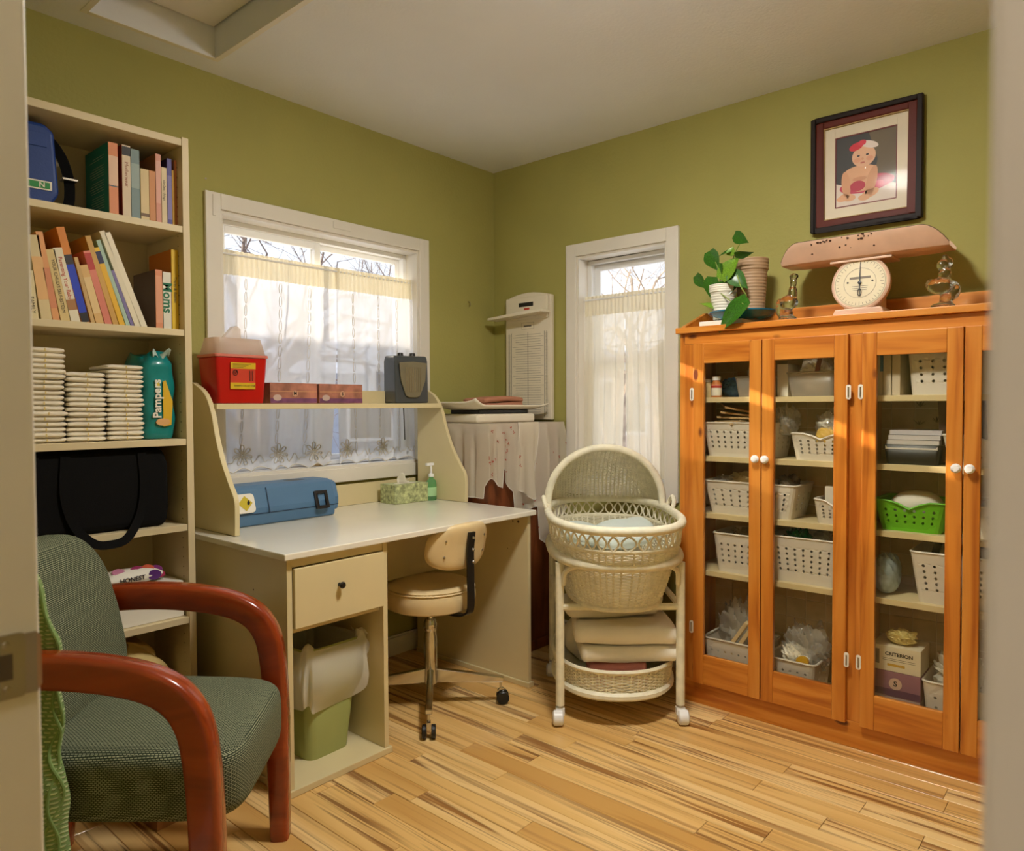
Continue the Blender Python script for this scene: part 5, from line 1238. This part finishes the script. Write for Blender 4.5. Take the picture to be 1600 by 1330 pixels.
bb = card('brown_folder', 'dark brown folder standing behind the scooped basket of the third door', 'folder', mat3((74, 44, 26)), -2.225, Z4c+.01, .13, .03, .205, -.20, (0, R(-3), 0))
bw = cabthing('white_bowl', 'white rounded packet lying in the green basket', 'packet', -2.085, Z3+.03, -.25); pillow(.16, .14, .10, 14, 2.4).obj('packet', 'paper', bw, True, loc=(0, .09, 0))
fill('wrapped_pads', 'pale blue striped pack at the left of the second-lowest shelf, third door', 'pack', M('pale_blue_film', (176, 196, 206), .3, var=.15, vs=40), -2.0, Z2, .085, .15, .14, 61, -.255, .12, None)
card('dark_bottle', 'dark item standing in the second-lowest basket of the third door', 'bottle', 'black', -2.13, Z2+.08, .02, .03, .115, -.22, (0, R(14), 0))
fill('pink_packet', 'pink packet behind the fourth door on the middle shelf', 'packet', mat3((206, 110, 110)), -2.36, Z3+.06, .14, .12, .09, 62, -.24, .2, None)
gx = []
for k, (lab, col, h, z) in enumerate((('lavender carton lowest in the stack behind the third door', (186, 160, 160), .085, 0), ('purple glove box marked S in the middle of the stack behind the third door', (150, 104, 124), .085, .0855), ('white printed glove box on top of the stack behind the third door', (226, 214, 186), .085, .171))):
    t = cabthing('glove_box', lab, 'glove box', -2.045, Z1+z, -.255, 'glove boxes stacked in the cabinet')
    MB().box(-.075, .075, 0, .13, 0, h-.001).obj('carton', mat3(col), t, bev=.001)
    if k == 1:
        MB().box(-.074, .074, -.0006, 0, .003, .025).obj('printed_band', mat3((96, 56, 90)), t)
        MB().prism([(.0+.02*math.cos(a*PI/8), .045+.02*math.sin(a*PI/8)) for a in range(16)], 'y', -.0012, -.0006).obj('size_disc', mat3((214, 180, 160)), t); lettering('S', .024, 'black', t, (0, -.0016, .045), bold=.0008)
    if k == 2:
        lettering('CRITERION', .0165, 'black', t, (.01, -.0006, .058), bold=.0005)
        MB().box(-.025, .028, -.0006, 0, .018, .026).obj('printed_band', mat3((206, 160, 50)), t); MB().box(-.068, -.05, -.0006, 0, .02, .07).obj('printed_panel', mat3((120, 110, 96)), t)
        m = MB(); 
        for q in range(2): m.box(-.04, .06, -.0005, 0, .036+.006*q, .0372+.006*q)
        m.obj('printed_lines', 'ink', t)
fill('rubber_glove', 'cream rubber glove lying on the white glove box', 'glove', mat3((222, 202, 130)), -2.05, Z1+.257, .11, .08, .055, 71, -.25, .5, None)
fill('plastic_bag', 'crumpled white bag in the floor basket behind the third door', 'bag', 'liner_bag', -2.215, Z1+.10, .17, .15, .19, 72, rough=.5)
fill('white_bundle', 'white bundle in the floor basket behind the fourth door', 'cloth', 'linen', -2.43, Z1+.08, .17, .14, .18, 73, -.24, .2, None)

# ------------------------------------------------------------------ on top of the cabinet
TZ = 1.4803
tag(MB().prism([(-.275, -1.60), (-.06, -1.60), (-.06, -1.335), (-.275, -1.335)], 'z', TZ+.0002, TZ+.022).obj('white_tray', 'potw_', None, bev=.004) if False else MB().box(-.285, -.06, -1.52, -1.345, TZ+.0003, TZ+.020).obj('paper_pad', 'paper', None, bev=.002), 'white pad of paper under the blue plate on the cabinet', 'paper pad')
MT['platebl'] = M('teal_blue_glaze', (20, 112, 146), .12, var=.25, vs=16, coat=.5)
pt_ = tag(MB().lathe([(.0001, .006), (.07, .006), (.085, .004), (.11, .018), (.128, .034), (.131, .036), (.131, .031), (.11, .012), (.08, 0), (.0001, 0)], 40).obj('blue_plate', 'platebl', None, True, loc=(-.175, -1.475, TZ+.0207)), 'glazed teal-blue plate under the potted plant', 'plate')
MT['terra'] = M('tan_plastic_pot', (178, 146, 112), .55, var=.04); MT['potw'] = M('white_plastic_pot', (226, 222, 206), .4)
def ribbed(m, r0, r1, z0, z1, rim, n=13):
    prof = [(.0001, z0), (r0, z0)]; zz = z1-rim
    for k in range(n*3):
        t = k/(n*3-1); prof.append((r0+(r1-r0)*t+(.0016 if k % 3 == 1 else 0), z0+(zz-z0)*t))
    r2 = r1+.004
    for k in range(12):
        t = k/11; prof.append((r2+.001*t+(.0014 if k % 3 == 1 else 0), zz+rim*t))
    prof += [(r2-.004, z1), (r1-.006, z0+.8*(z1-z0)), (.0001, z0+.8*(z1-z0))]; m.lathe(prof, 36)
m = MB(); ribbed(m, .048, .058, 0, .235, .045, 16)
tag(m.obj('tan_pot', 'terra', None, True, 30, loc=(-.145, -1.497, TZ+.0275)), 'tall tan ribbed plant pot behind the white pot', 'pot')
pl_ = thing('potted_plant', 'pothos vine in a white ribbed pot on the blue plate', 'plant', (-.225, -1.415, TZ+.0275))
m = MB(); ribbed(m, .036, .048, 0, .135, .03, 10); m.obj('pot', 'potw', pl_, True, 30)
MB().lathe([(.0001, .112), (.043, .110), (.043, .1)], 24).obj('soil', mat3((60, 44, 30)), pl_)
wp2 = tag(MB().lathe([(.0001, 0), (.028, 0), (.033, .205), (.031, .21), (.0001, .21)], 24).obj('white_cup', 'potw', None, True, loc=(-.145, -1.400, TZ+.0275)), 'plain white plastic cup behind the vine leaves', 'cup')
MT['leaf'] = M('pothos_leaf', (52, 104, 26), .3, var=.35, vs=30); MT['leafl'] = M('pothos_leaf_light', (110, 150, 40), .32, var=.3, vs=30)
def leaf_mesh(mat, curl):
    m = MB(); n = 10; W = [0, .62, .93, 1., .97, .88, .74, .56, .36, .16, 0]
    for i in range(n+1):
        t = i/n; w_ = W[i]*.36; z = curl*(t*t)*-.35
        for j in range(5):
            s_ = (j-2)/2; m.v.append((s_*w_, t-.0 - (.10*abs(s_) if i == 1 else 0), z+.10*abs(s_)**1.3*w_*2))
    for i in range(n):
        for j in range(4): m.f.append((i*5+j, i*5+j+1, i*5+j+6, i*5+j+5)); m.m.append(0)
    return m.mesh('leaf', mat, True, 180)
LM = [leaf_mesh('leaf', .6), leaf_mesh('leaf', 1.2), leaf_mesh('leafl', .5)]
def leaf(y, z, size, ang, tiltx=0., k=0, x=-.25, wid=1.):
    # facing -x; ang = direction the tip points, degrees clockwise from up as seen from the room
    o = ob('leaf', LM[k], pl_); a = R(ang)
    B = Matrix.Rotation(R(-90), 4, 'Z') @ Matrix.Rotation(R(90), 4, 'X')      # leaf plane facing -x
    base = Vector((x, y+math.sin(a)*size/2, z-math.cos(a)*size/2))-Vector(pl_.location)
    o.matrix_basis = Matrix.Translation(base) @ B @ Matrix.Rotation(-a, 4, 'Z') @ Matrix.Rotation(R(tiltx), 4, 'Y') @ Matrix.Diagonal((size*wid, size, size, 1))
for (y, z, s_, a, tx, k, w_) in ((-1.502, 1.803, .055, 130, 20, 0, 1.1), (-1.391, 1.734, .075, 160, 10, 0, 1.1), (-1.457, 1.703, .095, 35, -15, 2, 1.), (-1.514, 1.742, .06, 100, 55, 0, .8), (-1.433, 1.758, .055, 265, 55, 0, .8),
                                 (-1.465, 1.763, .032, 20, 0, 2, 1.3), (-1.338, 1.659, .060, 150, 20, 0, 1.), (-1.382, 1.632, .072, 190, 0, 0, 1.1), (-1.442, 1.623, .078, 75, 5, 1, 1.), (-1.494, 1.649, .078, 130, -20, 0, 1.),
                                 (-1.495, 1.508, .15, 232, 15, 0, .62), (-1.367, 1.568, .06, 300, 60, 2, .7), (-1.414, 1.694, .05, 200, 30, 1, 1.)):
    leaf(y, z, s_*1.18, a, tx, k, -.262 if z > 1.52 else -.335, w_)
m = MB()
O = Vector(pl_.location)
for pts in ([(-.225, -1.415, 1.60), (-.24, -1.45, 1.70), (-.245, -1.475, 1.76), (-.25, -1.492, 1.785)], [(-.225, -1.42, 1.60), (-.25, -1.47, 1.69), (-.262, -1.505, 1.62), (-.262, -1.525, 1.585), (-.262, -1.50, 1.565), (-.262, -1.47, 1.575)],
            [(-.225, -1.41, 1.60), (-.25, -1.39, 1.66), (-.262, -1.36, 1.65), (-.262, -1.345, 1.68)], [(-.225, -1.41, 1.61), (-.265, -1.42, 1.61), (-.275, -1.47, 1.57), (-.30, -1.53, 1.53), (-.325, -1.555, 1.535), (-.335, -1.54, 1.55)], [(-.225, -1.41, 1.6), (-.25, -1.41, 1.69), (-.26, -1.40, 1.73)]):
    m.tube([Vector(p)-O for p in spline(pts, 6)], .0022, 5)
m.obj('stems', mat3((130, 150, 60)), pl_, True)
# glass figurines
MT['cglass'] = (lambda: (lambda t: t[0])(newmat('cast_glass')))()
_p = [n for n in MT['cglass'].node_tree.nodes if n.type == 'BSDF_PRINCIPLED'][0]
_p.inputs['Transmission Weight'].default_value = 1.; _p.inputs['Roughness'].default_value = .06; _p.inputs['IOR'].default_value = 1.52; _p.inputs['Base Color'].default_value = (.80, .82, .78, 1)
_nz = nd(MT['cglass'].node_tree, 'TexNoise'); _nz.inputs['Scale'].default_value = 45.; MT['cglass'].node_tree.links.new(coords(MT['cglass'].node_tree, (1, 1, 1)), _nz.inputs[0]); bump(MT['cglass'].node_tree, _p, _nz.outputs[0], 1., .006)
def lump(pts, name, lab):
    # skinned chain of spheres fused by a remesh
    me = bpy.data.meshes.new(name); mm = MB()
    for (a, b, c, ra, rb, rc) in pts:
        mm.grid(lambda u, v: (a+ra*math.cos(2*PI*u)*math.sin(PI*v), b+rb*math.sin(2*PI*u)*math.sin(PI*v), c-rc*math.cos(PI*v)), 16, 10, True)
    return mm, lab
def figurine(lab, loc, pts, rz):
    mm, _ = lump(pts, 'g', lab); o = mm.obj('glass_figurine', 'cglass', None, True, loc=loc, rot=(0, 0, rz)); q = o.modifiers.new('re', 'REMESH'); q.mode = 'VOXEL'; q.voxel_size = .004; q.use_smooth_shade = True
    tag(o, lab, 'figurine', 'glass figurines on the cabinet'); return o
figurine('clear glass bird figurine between the plant and the scale', (-.21, -1.662, TZ+.0005), [(0, 0, .012, .034, .03, .012), (.0, 0, .03, .02, .018, .02), (.004, 0, .072, .034, .026, .028), (-.03, 0, .055, .016, .012, .035), (.018, 0, .105, .017, .016, .03), (.02, 0, .142, .012, .012, .022), (.022, 0, .165, .017, .014, .012), (-.018, 0, .035, .012, .012, .03)], RZ90)
figurine('smoky glass rooster figurine right of the scale', (-.21, -2.163, TZ+.0005), [(0, 0, .012, .036, .03, .012), (.01, 0, .035, .02, .018, .022), (-.006, 0, .078, .042, .028, .028), (-.035, 0, .085, .016, .014, .02), (.030, 0, .06, .02, .014, .03), (.005, 0, .115, .019, .017, .026), (.0, 0, .145, .02, .015, .018), (.006, 0, .16, .012, .008, .02), (.018, 0, .15, .01, .008, .018)], RZ90)
# antique baby scale
MT['enamel'] = M('chipped_pink_enamel', (222, 186, 160), .4, var=.08, vs=10); MT['chip'] = M('enamel_chip', (70, 44, 34), .7)
sc = thing('antique_scale', 'antique pink enamel baby scale with a round dial on the cabinet', 'scale', (-.165, -1.912, TZ+.0005), RZ90)
MB().prism([(-.085, 0), (.085, 0), (.075, .026), (-.075, .026)], 'y', -.075, .085).obj('base', 'enamel', sc, bev=.004, seg=2)
MB().prism([(-.06, .026), (.06, .026), (.055, .185), (-.055, .185)], 'y', -.025, .06).obj('housing', 'enamel', sc, bev=.006)
di = Matrix.Translation((0, -.045, .115)) @ Matrix.Rotation(R(90-6), 4, 'X')
MB().lathe([(.0001, -.03), (.092, -.03), (.095, -.02), (.095, .0), (.090, .004), (.086, .002), (.0001, .002)], 48, T=di).obj('dial_case', 'enamel', sc, True)
dl = MB().lathe([(.0001, .0045), (.085, .0045), (.085, .0022)], 48, T=di).obj('dial_face', mat3((222, 210, 176)), sc)
m = MB()
for k in range(40):
    a = 2*PI*k/40; L = .008 if k % 5 else .013; c, s_ = math.cos(a), math.sin(a)
    m.add([(c*.078-s_*.0007, s_*.078+c*.0007, .005), (c*.078+s_*.0007, s_*.078-c*.0007, .005), (c*(.078-L)+s_*.0007, s_*(.078-L)-c*.0007, .005), (c*(.078-L)-s_*.0007, s_*(.078-L)+c*.0007, .005)], [(0, 1, 2, 3)], T=di)
for rr_ in (.052, .081): m.tube([(rr_*math.cos(2*PI*i/48), rr_*math.sin(2*PI*i/48), .005) for i in range(48)], .0006, 4, True, T=di)
for zz in (-.012, -.019, -.026): m.box(-.03+abs(zz)*.3, .03-abs(zz)*.3, zz, zz+.0016, .0047, .0052, T=di)
m.box(-.034, .034, .014, .022, .0047, .0051, T=di); m.obj('dial_print', mat3((120, 108, 92)), dl)
m = MB(); m.add([(-.0016, -.045, .008), (.0016, -.045, .008), (.0022, 0, .008), (.0008, .072, .008), (-.0008, .072, .008), (-.0022, 0, .008)], [(0, 1, 2, 3, 4, 5)], T=di)
m.tube([(.006*math.cos(2*PI*i/14), -.034+.012*math.sin(2*PI*i/14), .008) for i in range(14)], .0014, 5, True, T=di); m.lathe([(.0001, .011), (.006, .010), (.006, .006)], 14, T=di); m.obj('needle', 'black', dl)
for sx_ in (-.04, .04): MB().lathe([(.0001, .0065), (.003, .006), (.0035, .0045)], 10, T=di @ Matrix.Translation((sx_, .004, 0))).obj('rivet', 'black', dl)
MB().box(-.10, .10, -.05, .06, .192, .200).box(-.012, .012, -.01, .03, .18, .192).obj('pan_bracket', 'enamel', sc, bev=.002)
m = MB()
def PAN(u, v):
    # shallow tray flared on both long sides, swept-up ends cut on a curve
    x = -.27+.54*u; e = abs(2*u-1); L = 1.-max(0, (e-.72)/.28)**2*.85
    s_ = 2*v-1; fl_ = max(0, abs(s_)-.45)/.55
    y = math.copysign(min(abs(s_), .45)/.45*.055, s_)+math.copysign(fl_*.05*L, s_); z = .2015+fl_*.072*L+max(0, e-.8)*.02
    return (x, y, z)
m.grid(PAN, 40, 12); pan = m.obj('pan', 'enamel', sc, True, 25, solid=.003)
m = MB(); rs = random.Random(5)
for k in range(22):
    u = rs.uniform(.2, .6); v = rs.uniform(.0, .16) if k % 2 else rs.uniform(0, .04); p = Vector(PAN(u, v))+Vector((0, -.0022, -.001)); s_ = rs.uniform(.0015, .005)
    m.add([p+Vector((math.cos(a)*s_*rs.uniform(.6, 1.6), -math.sin(a)*s_*.5, math.sin(a)*s_*.8)) for a in [q*PI/3 for q in range(6)]], [tuple(range(6))])
m.tube([Vector(PAN(i/40, 0)) for i in range(41)], .0014, 4); m.obj('chips', 'chip', pan)

# ------------------------------------------------------------------ framed photograph
fr = thing('framed_photo', 'dark wood framed photograph of a baby in a pink skirt on the wall', 'picture', (-.002, -1.871, 2.051), RZ90)
FW, FH = .384, .432
def ring(nm, mat, w0, h0, w1, h1, d0, d1, b=.002):
    m = MB(); 
    for q in ((-w0/2, -w1/2, -h0/2, h0/2), (w1/2, w0/2, -h0/2, h0/2), (-w1/2, w1/2, h1/2, h0/2), (-w1/2, w1/2, -h0/2, -h1/2)): m.box(q[0], q[1], d0, d1, q[2], q[3])
    return m.obj(nm, mat, fr, bev=b)
MT['ebony'] = M('ebony_moulding', (30, 18, 12), .55, spec=.25); MT['mahog'] = M('mahogany_moulding', (92, 30, 12), .5, spec=.25)
ring('outer_moulding', 'ebony', FW, FH, FW-.036, FH-.036, -.028, -.001, .004); ring('inner_moulding', 'mahog', FW-.036, FH-.036, FW-.092, FH-.086, -.022, -.001, .004)
ring('gilt_lip', mat3((180, 150, 90)), FW-.092, FH-.086, FW-.098, FH-.092, -.018, -.001, .0005)
PW, PH = .206, .256
ring('mat_board', mat3((226, 212, 186)), FW-.098, FH-.092, PW+.008, PH+.008, -.008, -.002, .001); ring('mat_line', mat3((120, 44, 40)), PW+.008, PH+.008, PW, PH, -.007, -.002, .0002)
ph_ = MB().box(-PW/2, PW/2, -.004, -.002, -PH/2, PH/2).obj('photo_print', mat3((58, 56, 54)), fr)
def blob(nm, col, pts, lay):
    return MB().prism([((a-.5)*PW, (b-.5)*PH) for a, b in pts], 'y', -.0041-.00012*lay, -.0040-.00012*lay).obj(nm, mat3(col), ph_)
def ell(cx, cy, rx, ry, n=24, a0=0.): return [(cx+rx*math.cos(2*PI*k/n)*math.cos(a0)-ry*math.sin(2*PI*k/n)*math.sin(a0)*PH/PW, cy+ry*math.sin(2*PI*k/n)*math.cos(a0)+rx*math.cos(2*PI*k/n)*math.sin(a0)*PW/PH) for k in range(n)]
blob('backdrop', (104, 88, 62), [(.62, 0.3), (1, .3), (1, 1), (.55, 1), (.7, .6)], 1)
blob('white_fur', (222, 206, 192), [(0, 0), (1, 0), (1, .2), (.85, .26), (.5, .22), (.15, .30), (0, .34)], 2)
blob('pink_skirt', (196, 60, 84), ell(.52, .27, .46, .12, 24, .05), 3); blob('skirt_fold', (170, 44, 66), ell(.82, .30, .14, .06), 3.5); blob('skirt_fold', (214, 84, 104), ell(.72, .24, .10, .05), 3.6)
SK = (226, 172, 132)
blob('body', SK, ell(.42, .36, .21, .19), 4); blob('shoulders', SK, ell(.41, .47, .27, .085), 4.5); blob('arm', (218, 160, 120), ell(.17, .30, .075, .20, 24, .10), 5); blob('arm', (218, 160, 120), ell(.60, .29, .085, .23, 24, -.22), 5); blob('chest_shade', (208, 148, 110), ell(.40, .36, .12, .03), 5.5); blob('hand', SK, ell(.10, .11, .09, .04), 6.5); blob('hand', SK, ell(.48, .08, .10, .045), 6.5)
blob('leg', SK, ell(.20, .12, .14, .055, 24, -.2), 5); blob('leg', SK, ell(.58, .13, .15, .06, 24, .3), 5); blob('skirt_ruffle', (186, 48, 70), ell(.37, .26, .13, .075), 6)
blob('head', (232, 182, 146), ell(.47, .675, .20, .15), 7); blob('cheek', (224, 160, 128), ell(.36, .63, .06, .035), 7.5); blob('cheek', (224, 160, 128), ell(.57, .63, .06, .035), 7.5); blob('headband', (232, 216, 206), ell(.56, .83, .16, .05, 24, -.35), 8)
blob('bow', (206, 30, 50), ell(.34, .83, .12, .055, 24, .25), 9); blob('bow', (220, 50, 70), ell(.44, .87, .07, .04, 24, .1), 10)
for ex in (.38, .53): blob('eye', (60, 50, 50), ell(ex, .69, .025, .014), 10)
blob('mouth', (190, 104, 90), ell(.45, .585, .04, .012), 10); blob('nose', (214, 154, 118), ell(.45, .64, .02, .018), 10)
MB().box(-(FW-.098)/2, (FW-.098)/2, -.0125, -.0115, -(FH-.092)/2, (FH-.092)/2).obj('pane', clear('picture_glass', gl=.006, rough=.08, mx=.06), fr)
MB().tube([(-.0, -.008, 0), (0, -.001, 0)], .002, 6).obj('picture_hook', 'steel', fr)
# tiny wall hook and nail
tag(MB().tube(spline([(-.20, -.001, 1.718), (-.20, -.012, 1.715), (-.20, -.014, 1.70), (-.20, -.008, 1.694)], 4), .0022, 6).obj('wall_hook', 'steel', None, True), 'tiny metal hook on the green wall right of the desk window', 'hook')
tag(MB().lathe([(.0001, .008), (.004, .007), (.0015, .005), (.0015, .0)], 8).obj('nail', 'steel', None, loc=(-1.60, -.0005, 2.03), rot=(R(90), 0, 0)), 'small nail above the left corner of the desk window casing', 'nail')
